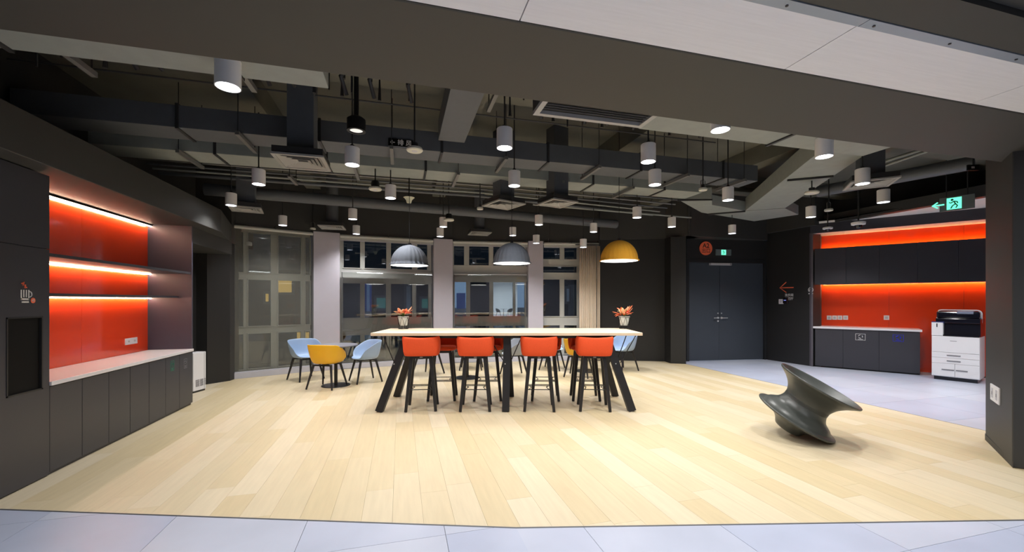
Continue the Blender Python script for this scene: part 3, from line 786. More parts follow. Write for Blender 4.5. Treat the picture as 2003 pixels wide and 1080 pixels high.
# ------------------------------------------------------------------ ducts
def xduct(x0, x1, y0, y1, z0, z1, lab, m, seams=1.25, cutl=0, hang=(), name='air_duct'):
    o = thing(name, lab, 'air duct', ((x0+x1)/2, (y0+y1)/2, z0), group='ceiling air ducts')
    cx_, cy_ = (x0+x1)/2, (y0+y1)/2
    x = x0
    while x < x1-.05:
        e = min(x+seams, x1)
        MB().box(x-cx_+.002, e-cx_-.002, y0-cy_, y1-cy_, 0, z1-z0).build('duct_section', m, o, bevel=.004)
        if e < x1-.05:
            mb = MB(); f = .015
            mb.box(e-cx_-.015, e-cx_+.015, y0-cy_-f, y1-cy_+f, -f, z1-z0+f)
            mb.build('flange', M_pipe, o)
        x = e
    for h in hang:
        mb = MB(); mb.box(h-cx_-.02, h-cx_+.02, y0-cy_-.12, y1-cy_+.10, -.06, -.02); mb.build('support_strut', M_strut, o)
        for yy in (y0-cy_-.09, y1-cy_+.07): MB().cyl((h-cx_, yy, -.06), (h-cx_, yy, CZ-z0), .005, n=6).build('hanger_rod', M_pipe, o)
    return o
xduct(-3.7, 5.35, 5.2, 5.58, 3.40, 3.64, 'long dark rectangular duct crossing the ceiling behind the front row of lamps', M_duct, 1.4, hang=(-1.7, -.1, 1.3, 2.6, 4.0, 5.0))
xduct(-3.55, 5.0, 6.0, 6.45, 3.40, 3.62, 'flat light grey duct running just behind the long dark duct', M_duct2, 1.3, hang=(-2.6, -.6, .8, 2.4, 3.6))
xduct(-3.7, -.52, 2.86, 3.38, 3.15, 3.4, 'short light grey duct along the dark beam at upper left', M_duct2, 1.3)
xduct(2.14, 4.95, 2.86, 3.42, 3.15, 3.4, 'light grey duct along the dark beam right of the linear grille', M_duct2, 1.5)
def pduct(pts, z0, z1, lab, seam=()):
    P = [G(x, y, z0) for x, y in pts]; c = sum(P, Vector((0, 0)))/len(P)
    o = thing('air_duct', lab, 'air duct', (c[0], c[1], z0), group='ceiling air ducts')
    MB().prism([(p[0]-c[0], p[1]-c[1]) for p in P], 0, z1-z0).build('duct_section', M_duct2, o, bevel=.004)
    for (a, b, e, f) in seam:
        A, B = G(a, b, z0)-c, G(e, f, z0)-c
        MB().cyl((A[0], A[1], -.015), (B[0], B[1], -.015), .02, n=4, sq=True).build('flange', M_pipe, o)
pduct([(1560, 300), (1637, 276), (1689, 286), (1692, 303), (1536, 407), (1458, 412), (1585, 311)][1:], 3.40, 3.66, 'wide light grey duct running diagonally at upper right', [(1540, 351, 1630, 343)])
pduct([(1325, 390), (1392, 388), (1393, 401), (1458, 413), (1536, 408), (1562, 420), (1475, 433), (1372, 416)], 3.40, 3.6, 'bent light grey duct elbow at the far end of the diagonal duct', [(1325, 390, 1393, 389), (1385, 418, 1458, 412)])
#xduct(4.6, 5.3, 6.1, 6.5, 3.40, 3.6, 'small square duct stub near the far bent elbow', M_duct2, 2)
# duct stubs along Y
for px, py, w, ln, lab in ((915, 178, .32, 2.3, 'grey branch duct running away from the beam above the middle dome lamp'),):
    p = G(px, py, 3.5); o = thing('branch_duct', lab, 'air duct', (p[0], 2.8, 3.5))
    MB().box(-w/2, w/2, 0, ln, 0, .25).build('duct_section', M_duct, o, bevel=.004)
# linear grille
gr = thing('linear_grille', 'long white framed linear air grille beside the dark beam', 'vent', (1.09, 2.86, 3.13))
gw, gd = 1.04, .50
mb = MB(); mb.box(0, gw, gd-.045, gd, 0, .03).box(0, .045, 0, gd-.045, 0, .03).box(gw-.045, gw, 0, gd-.045, 0, .03).box(0, gw, -.1, 0, 0, .03); mb.build('frame', mat('grille_frame', (165, 165, 165), .5), gr)
for k in range(11): MB(Matrix.Translation((0, .03+k*.038, .012)) @ Matrix.Rotation(radians(40), 4, 'X')).box(.045, gw-.045, -.011, .011, -.001, .001).build('slat', M_strut, gr)
MB().box(0, gw, 0, gd, .03, .25).build('box', M_pipe, gr)
# square diffusers and drops
def diffuser(px, py, sz, lab, z=3.04, rz=0, drop='square', m=None):
    p = G(px, py, z); o = thing('ceiling_diffuser', lab, 'vent', (p[0], p[1], z), rz, 'square ceiling diffusers')
    h = sz/2; mw = mat('diffuser_white', (150, 150, 148), .5)
    mb = MB(); t = .035
    for q in ((-h, h, -h, -h+t), (-h, h, h-t, h), (-h, -h+t, -h+t, h-t), (h-t, h, -h+t, h-t)): mb.box(*q, 0, .02)
    mb.build('frame', mw, o)
    for k in range(1, 5):
        r0 = h-t-k*(h-t)/5.2; mb = MB()
        A = [(-r0, -r0), (r0, -r0), (r0, r0), (-r0, r0)]; r1 = r0+.04; B = [(-r1, -r1), (r1, -r1), (r1, r1), (-r1, r1)]
        a = [mb.v(x, y, .028) for x, y in A]; b = [mb.v(x, y, .006) for x, y in B]
        for i in range(4): mb.bm.faces.new([a[i], a[(i+1) % 4], b[(i+1) % 4], b[i]])
        mb.build('louvre', mw, o, solid=.003)
    MB().box(-h+.01, h-.01, -h+.01, h-.01, .03, .09).build('plenum', M_pipe, o)
    if drop == 'square': MB().box(-.13, .13, -.11, .11, .09, CZ-z).build('drop_duct', M_duct, o, bevel=.004)
    else: MB().cyl((0, 0, .09), (0, 0, CZ-z), .12, n=24).build('drop_duct', M_duct, o, smooth='auto')
    return o
diffuser(592, 319, .50, 'square louvred diffuser under a dark vertical duct, upper left')
diffuser(482, 411, .46, 'small square diffuser near the left wall above the roller screen', rz=.2)
diffuser(650, 446, .50, 'square diffuser edge-on above the left pale pillar', drop='round', z=3.1)
diffuser(938, 458, .50, 'square diffuser edge-on above the second pale pillar', drop='round', z=3.14)
diffuser(985, 402, .50, 'tilted-looking square diffuser above the middle dome lamp', rz=.35)
diffuser(1090, 399, .46, 'square diffuser right of the middle dome lamp, near the ceiling pipes', rz=.25)
diffuser(1702, 361, .50, 'square diffuser high at the right above the dome camera', rz=-.75, z=3.1)

# pipes
def pipe(name, lab, pts, r, m=M_pipe, grp='ceiling pipes and conduits'):
    o = MB().tube(pts, r, 12).build(name, m, smooth='auto'); tag(o, lab, 'pipe', grp)
a, b = G(400, 378, 3.38), G(1205, 444, 3.38)
pipe('big_pipe', 'thick grey pipe along the ceiling in front of the window bulkhead', [(a[0], a[1], 3.45), ((a[0]+b[0])/2, (a[1]+b[1])/2, 3.45), (b[0], b[1], 3.45)], .105, M_duct)
cl = ['uppermost thin conduit of the bundle behind the flat duct', 'second thin conduit of the bundle behind the flat duct', 'third thin conduit of the bundle behind the flat duct',
      'fourth thin conduit of the bundle behind the flat duct', 'lowest thin conduit of the bundle behind the flat duct', 'medium pipe beneath the conduit bundle']
for i in range(6):
    y = 6.75+i*.17; z = 3.62-i*.02
    pipe('conduit', cl[i], [(-3.6, y, z), (1.5, y+.1, z), (5.6, y+.25+.1*i, z)], .016 if i < 5 else .028, M_duct if i % 2 else M_strut if i == 2 else M_duct2)
pipe('sprinkler_pipe', 'red-brown sprinkler pipe high near the middle of the ceiling', [(-3.6, 4.3, 3.86), (6, 4.3, 3.86)], .022, mat('pipe_oxide', (60, 42, 40), .5))
pipe('sprinkler_pipe', 'dark pipe crossing high over the front row of lamps', [(-3.6, 3.9, 3.8), (6, 3.9, 3.8)], .018)
pipe('conduit', 'pale conduit line crossing in front of the door wall', [(2.6, 8.0, 3.5), (6.6, 8.3, 3.5)], .02, M_duct2)
a, b = G(1600, 386, 3.4), G(1905, 332, 3.4)
pipe('big_pipe', 'thick dark pipe high above the orange alcove at the right', [(a[0], a[1], 3.5), (b[0], b[1], 3.5)], .10, M_duct)
for k, lab in ((0, 'upper pale tray rail high at the right beside the beam'), (.22, 'lower pale tray rail high at the right beside the beam')):
    a, b = G(1700+k*60, 332+k*20, 3.5), G(1815, 296+k*30, 3.5)
    pipe('tray_rail', lab, [(a[0], a[1], 3.55), (b[0], b[1], 3.55)], .02, M_duct2)
# hanging wires, rods and bent hoses of the open ceiling (uncountable clutter)
mb = MB()
for i in range(26):
    x = -3+i*.28+random.random()*.1; y = 3.55+random.random()*.9
    if .3 < x < 1.0 or x > 4.3: continue
    mb.cyl((x, y, 3.5+.25*random.random()), (x, y, CZ), .009, n=5)
for y in (3.7, 4.1, 4.9): mb.cyl((-3.5, y, 3.78), (4.3, y, 3.78), .009, n=5)
for x in (-2.2, -1.2, -.55, -.3, .05, 1.4, 1.9, 2.5, 3.4):
    mb.tube([(x, 4.0, 4.1), (x+.1, 4.0, 3.95), (x+.12, 4.05, 3.75), (x+.02, 4.1, 3.62), (x+.06, 4.2, 3.5)], .02, 6)
    mb.tube([(x-.25, 4.35, 3.55), (x-.25, 4.35, 3.95), (x+.02, 4.35, 3.95), (x+.02, 4.3, 3.7)], .018, 6)
for x in (-2.6, -1.5, .2, 1.9): mb.tube([(x, 3.7, 4.15), (x+.5, 4.5, 3.66)], .018, 6)
for i in range(14):
    x = -1+i*.5; mb.cyl((x, 6.6+random.random()*1.5, 3.6), (x, 6.8, CZ), .006, n=5)
o = mb.build('ceiling_wires', M_pipe, kind='stuff'); tag(o, 'tangle of hanging rods, wires and hoses in the open ceiling', 'wires', kind='stuff')
# loose strut brackets catching light
bl_ = [(152, 122, 3.3, .35, -.9, 'short steel bracket hanging at upper left by the beam'), (485, 158, 3.25, .3, -.9, 'short steel bracket beside the upper left lamp'), (573, 352, 3.3, .45, -.9, 'steel bracket below the left square diffuser'),
       (965, 195, 3.6, .5, 1.2, 'pale steel strap above the middle of the room')]
for px, py, z, ln, an, lab in bl_:
    p = G(px, py, z); o = thing('steel_bracket', lab, 'bracket', (p[0], p[1], z), 0, 'steel brackets in the ceiling')
    MB().box(-.02, .02, -ln/2, ln/2, -.02, -.016).build('web', M_strut, o)
    MB().box(-.02, -.016, -ln/2, ln/2, -.016, .02).box(.016, .02, -ln/2, ln/2, -.016, .02).build('flanges', M_strut, o)
    tz = 3.4 if 5.9 < p[1] < 6.6 else CZ
    for q in (ln/2-.03, -ln/2+.03): MB().cyl((0, q, .0), (0, q, tz-z), .006, n=6).build('rod', M_pipe, o)

# ------------------------------------------------------------------ cylinder pendants
ductfoot = [(-3.7, 5.35, 5.15, 5.62, 3.40), (-3.55, 5.0, 5.95, 6.5, 3.40), (-3.7, -.5, 2.8, 3.42, 3.15), (1.05, 4.95, 2.8, 3.46, 3.15), (-4, 11, 4.55, 4.95, 3.95), (-4, 11, 7.15, 7.55, 3.95)]
lamps = [(446, 171, 'large near white cylinder lamp under the upper left duct'), (987, 290, 'white cylinder lamp hanging highest in the centre, before the long duct'),
 (689, 323, 'white cylinder lamp below the black round lamp'), (1268, 317, 'upper of two white cylinder lamps left of the yellow dome, by the dark duct'),
 (1409, 255, 'white cylinder lamp half hidden by the dark beam'), (1612, 307, 'large white cylinder lamp at the right end of the beam duct'),
 (506, 361, 'white cylinder lamp below the left end of the flat duct'), (1006, 364, 'white cylinder lamp overlapping the flat duct, centre'),
 (1281, 362, 'lower of two stacked white cylinder lamps above the yellow dome'), (1424, 392, 'white cylinder lamp between the bent duct and the diagonal duct'),
 (1687, 360, 'white cylinder lamp in front of the right square diffuser'), (452, 402, 'white cylinder lamp nearest the left wall bulkhead'),
 (764, 388, 'white cylinder lamp beside the pale horn speaker'), (1728, 396, 'white cylinder lamp right of the square diffuser, above the orange alcove'),
 (1246, 426, 'white cylinder lamp directly above the yellow dome'), (690, 429, 'white cylinder lamp above the gap between left pillar and windows, upper'),
 (1586, 425, 'white cylinder lamp at the left end of the orange alcove'), (553, 441, 'white cylinder lamp above the roller screen'),
 (1314, 444, 'white cylinder lamp above the left side of the double door pier'), (1432, 457, 'white cylinder lamp above the green exit sign'),
 (1054, 440, 'white cylinder lamp right of the middle dome, above the third pillar'), (1161, 454, 'white cylinder lamp above the cream curtain, left of the yellow dome'),
 (867, 444, 'upper of two white cylinder lamps at the second pillar'), (861, 463, 'lower of two white cylinder lamps at the second pillar'),
 (697, 458, 'lower white cylinder lamp at the top of the second window'), (1003, 461, 'white cylinder lamp just above the middle grey dome'),
 (1049, 476, 'small far white cylinder lamp at the third pillar'), (1141, 484, 'small far white cylinder lamp at the cream curtain top')]
DP = [[G(x, y, 3.4) for x, y in q] for q in ([(1637, 276), (1689, 286), (1692, 303), (1536, 407), (1458, 412), (1585, 311)], [(1325, 390), (1392, 388), (1393, 401), (1458, 413), (1536, 408), (1562, 420), (1475, 433), (1372, 416)])]
def inpoly(p, P):
    c = False
    for i in range(len(P)):
        a, b = P[i-1], P[i]
        if (a[1] > p[1]) != (b[1] > p[1]) and p[0] < (b[0]-a[0])*(p[1]-a[1])/(b[1]-a[1])+a[0]: c = not c
    return c
def under(p):
    return any(inpoly((p[0]+dx, p[1]+dy), P) for P in DP for dx in (-.04, 0, .04) for dy in (-.04, 0, .04))
bodym = None
def lamp_parts(o, rod, tag_=''):
    global bodym
    R_, Hh = .076, .185
    if bodym is None:
        b = MB().lathe([(R_-.006, .03), (R_-.006, 0), (R_, 0), (R_, Hh-.004), (R_-.004, Hh), (0, Hh)], 32).build('lamp_body', M_white, o, smooth='auto')
        g = MB().lathe([(0, .028), (R_-.007, .028)], 28).build('lens', M_lamp, o)
        bodym = (b.data, g.data)
    else:
        for n_, me in (('lamp_body', bodym[0]), ('lens', bodym[1])):
            c = bpy.data.objects.new(n_, me); COL.objects.link(c); c.parent = o
    if rod > .01: MB().cyl((0, 0, Hh), (0, 0, Hh+rod), .008, n=8).cyl((0, 0, Hh), (0, 0, Hh+.03), .022, n=12).build('rod', M_pipe, o, smooth='auto')
spot = bpy.data.lights.new('downlight', 'SPOT'); spot.energy = SPOT_W*10; spot.spot_size = radians(128); spot.spot_blend = 1.0; spot.shadow_soft_size = .05; spot.color = (1, .975, .95)
LAMPXY = []
for px, yb, lab in lamps:
    z = 3.0; p = G(px, yb, z)
    if p[1] > 9.6: z = 3.0
    top = CZ
    for x0, x1, y0, y1, zz in ductfoot:
        if x0-.02 < p[0] < x1+.02 and y0-.02 < p[1] < y1+.02: top = min(top, zz)
    if under(p): top = 3.4
    if top < 3.2: z = top-.185
    p = G(px, yb, z)
    if dep(p) > 9.3 and px < 1200: p = W(px, 9.3 if px > 1000 else 8.9); z = Z(yb, dep(p)); LAMPXY.append((p[0], p[1]))
    o = thing('cylinder_lamp', lab, 'ceiling lamp', (p[0], p[1], z), group='white cylinder pendant lamps')
    lamp_parts(o, max(0, top-z-.185))
    l = bpy.data.objects.new('downlight', spot); COL.objects.link(l); l.parent = o; l.location = (0, 0, .01)
# added unseen spots without lamp bodies, brightening the near and right-hand floor
for x, y in ((-1.5, 1.0), (0.8, .9), (3.0, .8), (5.2, .6), (8.6, 5.2), (8.0, 3.4), (10.2, 3.2), (7.6, 7.2), (10.0, 1.5), (8.8, 6.4), (9.6, 4.4)):
    l = bpy.data.objects.new('downlight', spot); COL.objects.link(l); l.location = (x, y, 2.9)

# ------------------------------------------------------------------ other ceiling devices
def dev(name, lab, cat, px, py, z, grp=None):
    p = G(px, py, z); top = CZ
    for x0, x1, y0, y1, zz in ductfoot:
        if x0-.03 < p[0] < x1+.03 and y0-.03 < p[1] < y1+.03: top = min(top, zz)
    if under(p): top = 3.4
    return thing(name, lab, cat, (p[0], p[1], z), 0, grp), top-z
def disc(px, py, z, r, lab, black=False, bracket=False):
    o, t = dev('disc_lamp', lab, 'ceiling device', px, py, z, 'round ceiling devices')
    MB().lathe([(0, 0), (r*.9, 0), (r, .012), (r*.92, .035), (0, .045)], 28).build('disc', mat('device_white', (205, 205, 196), .5), o, smooth='auto')
    MB().lathe([(0, -.002), (r*.35, -.002), (r*.38, .002)], 20).build('centre_ring', M_skirt, o)
    if black: MB().lathe([(r*.6, .04), (r*.65, .1), (r*.5, .13), (0, .13)], 24).build('housing', M_bmet, o, smooth='auto')
    else: MB().cyl((0, 0, .04), (0, 0, .09), r*.4, n=16).build('housing', M_pipe, o)
    if bracket: MB().tube([(-r*.6, 0, .04), (-r*.6, 0, .14), (0, 0, .17), (r*.6, 0, .14), (r*.6, 0, .04)], .006, 6).build('bracket', M_strut, o)
    MB().cyl((0, 0, .09), (0, 0, t), .009, n=8).build('rod', M_pipe, o)
disc(811, 296, 3.2, .09, 'white round access point beside the airflow sign')
disc(734, 372, 3.1, .09, 'white disc with black housing left of the horn speaker', black=True)
disc(939, 410, 3.1, .055, 'small pale disc device above the middle of the windows', bracket=True)
disc(878, 432, 3.08, .10, 'pale disc with black housing beside the second pillar lamps', black=True)
disc(1375, 373, 3.15, .06, 'small disc lamp on a bracket left of the door-side lamp', bracket=True)
disc(1588, 379, 3.2, .10, 'flat pale disc beside the diagonal duct')
disc(1621, 413, 3.1, .065, 'small disc on a bracket left of the dome camera', bracket=True)
disc(612, 449, 3.1, .06, 'small disc device above the left pale pillar', bracket=True)
disc(1075, 478, 3.0, .05, 'tiny disc device at the top of the fourth window', bracket=True)
o, t = dev('black_lamp', 'short black round lamp hanging on a thick rod at upper centre left', 'ceiling lamp', 697, 257, 3.15)
MB().lathe([(.06, .0), (.085, .0), (.085, .11), (.06, .13), (0, .13)], 28).build('lamp_body', M_bmet, o, smooth='auto')
MB().lathe([(0, .01), (.06, .01)], 24).build('lens', emis('soft_lens', (230, 225, 215), 1.3), o)
MB().cyl((0, 0, .13), (0, 0, t), .022, n=12).build('rod', M_bmet, o)
o, t = dev('horn_speaker', 'pale flared horn fitting pointing down above the left dome lamp', 'speaker', 800, 398, 3.05)
MB().lathe([(.02, 0), (.035, .01), (.045, .05), (.075, .085), (.085, .09), (0, .10)][::1], 24).build('horn', mat('pale_horn', (196, 200, 180), .5), o, smooth='auto')
MB().cyl((0, 0, .095), (0, 0, t), .008, n=8).build('rod', M_pipe, o)
o, t = dev('dome_camera', 'white dome camera hanging on a rod before the right orange alcove', 'camera', 1679, 443, 2.85)
MB().lathe([(.05, .02), (.1, .03), (.105, .07), (.06, .09), (0, .09)], 28).build('housing', M_plastic, o, smooth='auto')
MB().lathe([(0, -.04), (.03, -.034), (.05, -.012), (.055, .02)], 24).build('dome', M_prblack, o, smooth=True)
MB().cyl((0, 0, .09), (0, 0, t), .012, n=8).build('rod', M_pipe, o)
o, t = dev('dome_camera', 'small white dome camera left of the larger one at the alcove', 'camera', 1619, 450, 2.98)
MB().lathe([(.04, .015), (.085, .02), (.085, .05), (.04, .065), (0, .065)], 28).build('housing', M_plastic, o, smooth='auto')
MB().lathe([(0, -.03), (.025, -.024), (.04, .015)], 24).build('dome', M_prblack, o, smooth=True)
MB().cyl((0, 0, .065), (0, 0, .36), .01, n=8).build('rod', M_pipe, o)
o, t = dev('dome_camera', 'small white camera hanging before the roller screen', 'camera', 486, 481, 2.68)
MB().lathe([(.05, .0), (.065, .01), (.065, .07), (.03, .09), (0, .09)], 28).build('housing', M_plastic, o, smooth='auto')
MB().lathe([(0, -.03), (.03, -.02), (.045, .005)], 24).build('dome', M_prblack, o, smooth=True)
MB().cyl((0, 0, .09), (0, 0, t), .014, n=8).build('rod', M_pipe, o)
# airflow sign on the duct
xs_ = HIT(784, Vector((0, 5.2)), Vector((1, 5.2))); p = Vector((xs_, 5.2)); zc = Z(281, dep(p))
o = thing('airflow_sign', 'small black sign with white arrow and characters on the long duct', 'sign', (p[0], 5.185, zc))
MB().box(-.145, .145, -.003, .014, -.045, .045).build('plate', mat('sign_black', (5, 5, 5), .3), o)
text('← 排 风', .075, M_wprint, 'sign_letters', o, Matrix.Translation((0, -.004, 0)) @ basis((0, 0, 0), (1, 0)), .001, .001)
MB().box(-.145, .145, -.004, -.003, -.05, -.045).build('bottom_line', M_wprint, o)
p = W(1903, 5.2)
o = thing('small_sign', 'tiny dark hanging sign with a white mark at upper right', 'sign', (p[0], p[1], Z(328, 5.2)), -TH)
MB().box(-.07, .07, -.01, .01, -.035, .035).build('plate', MATS['sign_black'], o)
MB().box(-.03, .01, -.012, -.01, -.012, .012).build('mark', M_wprint, o)
MB().cyl((0, 0, .03), (0, 0, CZ-Z(328, 5.2)), .006, n=6).build('rod', M_pipe, o)
# hanging exit sign near the column
dS = 7.2; pA_, pB_ = W(1838, 7.35), W(1907, 7.0)
ue_ = (pB_-pA_); Ls = ue_.length; ue_.normalize()
zS = Z(398, 7.2)
o = thing('exit_sign', 'green lit exit sign with left arrow hanging above the orange alcove', 'sign', ((pA_[0]+pB_[0])/2, (pA_[1]+pB_[1])/2, zS), atan2(ue_[1], ue_[0]))
MB().box(-Ls/2, Ls/2, -.015, .015, -.12, .12).build('housing', MATS['sign_housing'], o, bevel=.004)
Me = basis((0, -.016, 0), (1, 0))
MB(Me @ Matrix.Translation((-.03, 0, 0))).box(-.09, .09, -.10, .10, 0, .003).build('lit_panel', M_signg, o)
mb = MB(Me @ Matrix.Translation((-.03, 0, .003))); running_man(mb, .2); mb.build('running_figure', M_green, o)
MB(Me).tube([(-.15, .0, .002), (-.30, 0, .002)], .012, 6).tube([(-.23, .05, .002), (-.30, 0, .002), (-.23, -.05, .002)], .012, 6).build('arrow', M_signg, o)
MB().cyl((-Ls*.3, 0, .12), (-Ls*.3, 0, CZ-zS), .008, n=6).cyl((Ls*.3, 0, .12), (Ls*.3, 0, CZ-zS), .008, n=6).build('rods', M_pipe, o)

# ------------------------------------------------------------------ dome pendants
DT = 6.25
def dome(px, ybot, m, lab, d=DT):
    p = W(px, d); z = Z(ybot, d); R_ = .27
    o = thing('dome_pendant', lab, 'pendant lamp', (p[0], p[1], z), 0, 'felt dome pendants over the high table')
    prof = [(R_+.02, 0), (R_+.018, .012)]+[(R_*cos(t), .015+R_*1.08*sin(t)) for t in [i*pi/2/12 for i in range(0, 12)]]+[(.02, .015+R_*1.08), (0, .015+R_*1.08)]
    MB().lathe(prof, 96, rib=.022, nr=24).build('shade', m, o, smooth=True)
    MB().lathe([(0, -.004), (R_+.004, -.004)], 48).build('diffuser', M_domel, o)
    MB().lathe([(R_*.965, .012), (R_*.965, -.002), (R_+.022, -.002), (R_+.022, .004)], 64).build('rim', m, o)
    MB().cyl((0, 0, .30), (0, 0, (3.40 if 5.95 < p[1] < 6.5 and p[0] < 5.02 else CZ)-z), .004, n=8).build('cord', M_bmet, o)
    MB().cyl((0, 0, .30), (0, 0, .335), .022, n=16).build('cap', M_bmet, o, smooth='auto')
    l = bpy.data.lights.new('dome_light', 'SPOT'); l.energy = 60; l.spot_size = radians(140); l.spot_blend = .5; l.shadow_soft_size = .2; l.color = (1, .96, .9)
    q = bpy.data.objects.new('dome_light', l); COL.objects.link(q); q.parent = o; q.location = (0, 0, -.01)
dome(801, 519, M_domeg, 'left grey felt dome pendant over the high table')
dome(1001, 515, M_domeg, 'middle grey felt dome pendant over the high table')
dome(1211, 510, M_domey, 'mustard yellow felt dome pendant over the right end of the high table')

# ------------------------------------------------------------------ high table
tp = W(992, 6.25); trz = -TH+radians(.6)
TB = thing('high_table', 'long pale oak high table on black splayed trestle legs', 'table', (tp[0], tp[1], 0), trz)
TL, TD, TZ = 3.74, 1.0, 1.1
MB().box(-TL/2-.02, TL/2+.02, -TD/2, TD/2, TZ-.04, TZ).build('tabletop', M_tabletop, TB, bevel=.004)
mb = MB(); mb.box(-TL/2+.35, TL/2-.35, -.36, -.31, TZ-.085, TZ-.04).box(-TL/2+.35, TL/2-.35, .31, .36, TZ-.085, TZ-.04)
for x in (-1.42, 0, 1.42): mb.box(x-.04, x+.04, -.36, .36, TZ-.085, TZ-.04)
mb.build('under_frame', M_bmet, TB)
for sx_, dx in ((-1.42, -.36), (0, -.02), (1.42, .33)):
    for sy in (-1, 1):
        MB().cyl((sx_, sy*.30, TZ-.05), (sx_+dx+(.08 if sy > 0 and abs(dx) < .1 else 0), sy*.46, 0.004), .072, .072, n=4, sq=True).build('leg', M_bwood, TB)
        MB().cyl((sx_+dx*.4-.02, sy*.38-.05, .66), (sx_+dx*.4-.02, sy*.38-.057, .66), .008, n=8).build('bolt', M_chrome, TB)
for x0, x1, dz in ((-1.60, -1.78, .66), (.06, .22, .7), (-.06, -.28, .7), (1.56, 1.72, .66), (1.62, 1.86, .66)):
    for sy in (-.3,):
        MB().cyl((x0, sy-.05, dz), (x1, sy, TZ-.045), .007, n=8).build('brace_rod', M_bmet, TB)
# things for scale: table frame -> world
TM = Matrix.Translation((tp[0], tp[1], 0)) @ Matrix.Rotation(trz, 4, 'Z')

# ------------------------------------------------------------------ bar stools
def stool_shell(mb, fac=1.0):
    # wrap-around low back: cross sections along an angle
    n = 40; rows = []
    for i in range(n+1):
        t = -1.62+3.24*i/n                      # 0 = rear
        c, s = sin(t), -cos(t)
        k = (abs(c)**4.5+abs(s)**4.5)**(-1/4.5)
        x, y = .232*c*k, .205*s*k
        nx, ny = c, s; l = sqrt((c/.25)**2+(s/.22)**2)
        f = max(0, (abs(t)-.95)/.67)            # towards the front the side drops
        zt = 1.045-.012*cos(t*2.2)-.17*f**1.3
        zb = .775
        th = .026
        ring = []
        for (o_, zz) in ((-.6, zb), (-1, zb+.05), (-1, zt-.03), (-.6, zt-.006), (0, zt), (.6, zt-.006), (1, zt-.03), (.95, zb+.06), (.5, zb+.012), (0, zb)):
            fl = 1+.09*(zz-zb)/.27
            ring.append((x*fl+nx*o_*th*.8, y*fl+ny*o_*th*.8, zz))
        rows.append(ring+[ring[0]])
    mb.grid(rows)
    for r in (rows[0], rows[-1]):
        vs = [mb.v(*p) for p in r[:-1]]; mb.bm.faces.new(vs)
    bmesh.ops.remove_doubles(mb.bm, verts=mb.bm.verts, dist=.0005)
def make_stool(lab, grp):
    o = thing('bar_stool', lab, 'bar stool', (0, 0, 0), 0, grp)
    mb = MB(); stool_shell(mb); mb.build('backrest', M_stool, o, smooth=True)
    mb = MB()
    P = []
    for r, z in ((0, .775), (.85, .775), (.97, .785), (1.0, .80), (.97, .82), (.85, .83), (0, .832)):
        row = []
        for i in range(37):
            t = 2*pi*i/36; c, s = cos(t), sin(t); k = (abs(c)**4+abs(s)**4)**-.25
            row.append((.222*c*k*r, (.205*s*k+.01)*r, z))
        P.append(row)
    mb.grid(P); bmesh.ops.remove_doubles(mb.bm, verts=mb.bm.verts, dist=.0005)
    mb.build('seat', M_stool, o, smooth=True)
    MB().tube([(.222*cos(t)*(abs(cos(t))**4+abs(sin(t))**4)**-.25, .205*sin(t)*(abs(cos(t))**4+abs(sin(t))**4)**-.25+.01, .802) for t in [2*pi*i/36 for i in range(36)]], .005, 6, True).build('piping', M_pipg, o, smooth=True)
    MB().box(-.15, .15, -.15, .15, .735, .775).build('seat_plate', M_bmet, o, bevel=.004)
    MB().box(-.02, .02, -.152, -.15, .745, .762).build('care_tag', M_grprint, o)
    for a in (-1, 1):
        for b in (-1, 1):
            MB().cyl((a*.135, b*.13, .745), (a*.205, b*.20, .004), .036, .027, n=4, sq=True).build('leg', M_bwood, o, bevel=.003)
    f = .178
    mb = MB()
    mb.tube([(-f, -f, .305), (f, -f, .305)], .006, 8).tube([(-f, f, .305), (f, f, .305)], .006, 8)
    mb.tube([(-f, f*.55, .305), (f, f*.55, .305)], .006, 8)
    mb.tube([(-f*.8, -f, .305), (-f*.6, 0, .305), (-f*.8, f*.55, .305)], .006, 8).tube([(f*.8, -f, .305), (f*.6, 0, .305), (f*.8, f*.55, .305)], .006, 8)
    mb.build('footrest', M_bmet, o, smooth='auto')
    return o
g1 = 'orange bar stools on the near side of the high table'; g2 = 'orange bar stools on the far side of the high table'
def Fp(px, py): return G(px, py)
near = [(824, 'leftmost near orange bar stool with its back to the room', .05), (929, 'second near orange bar stool from the left, beside the middle table leg', .0),
        (1054, 'near orange bar stool just right of the middle table leg', -.02), (1161, 'rightmost near orange bar stool by the right table leg', -.03)]
far = [(872, 'leftmost far orange bar stool facing the camera behind the table', .06), (960, 'far orange bar stool seen left of the middle table leg', .05),
       (1072, 'far orange bar stool seen right of the middle table leg', -.05), (1150, 'rightmost far orange bar stool hidden behind the near one', -.05)]
st0 = make_stool(near[0][1], g1)
for i, (px, lab, dr_) in enumerate(near):
    p = W(px+2*(i < 2), 5.96); o = st0 if i == 0 else copy_thing(st0, (0, 0, 0), 0, lab)
    o.location = (p[0], p[1], 0); o.rotation_euler = (0, 0, -TH+dr_-(px-1001)/3000); o['group'] = g1
for i, (px, lab, dr_) in enumerate(far):
    p = W(px-6, 6.56); o = copy_thing(st0, (p[0], p[1], 0), -TH+pi+dr_, lab); o['group'] = g2

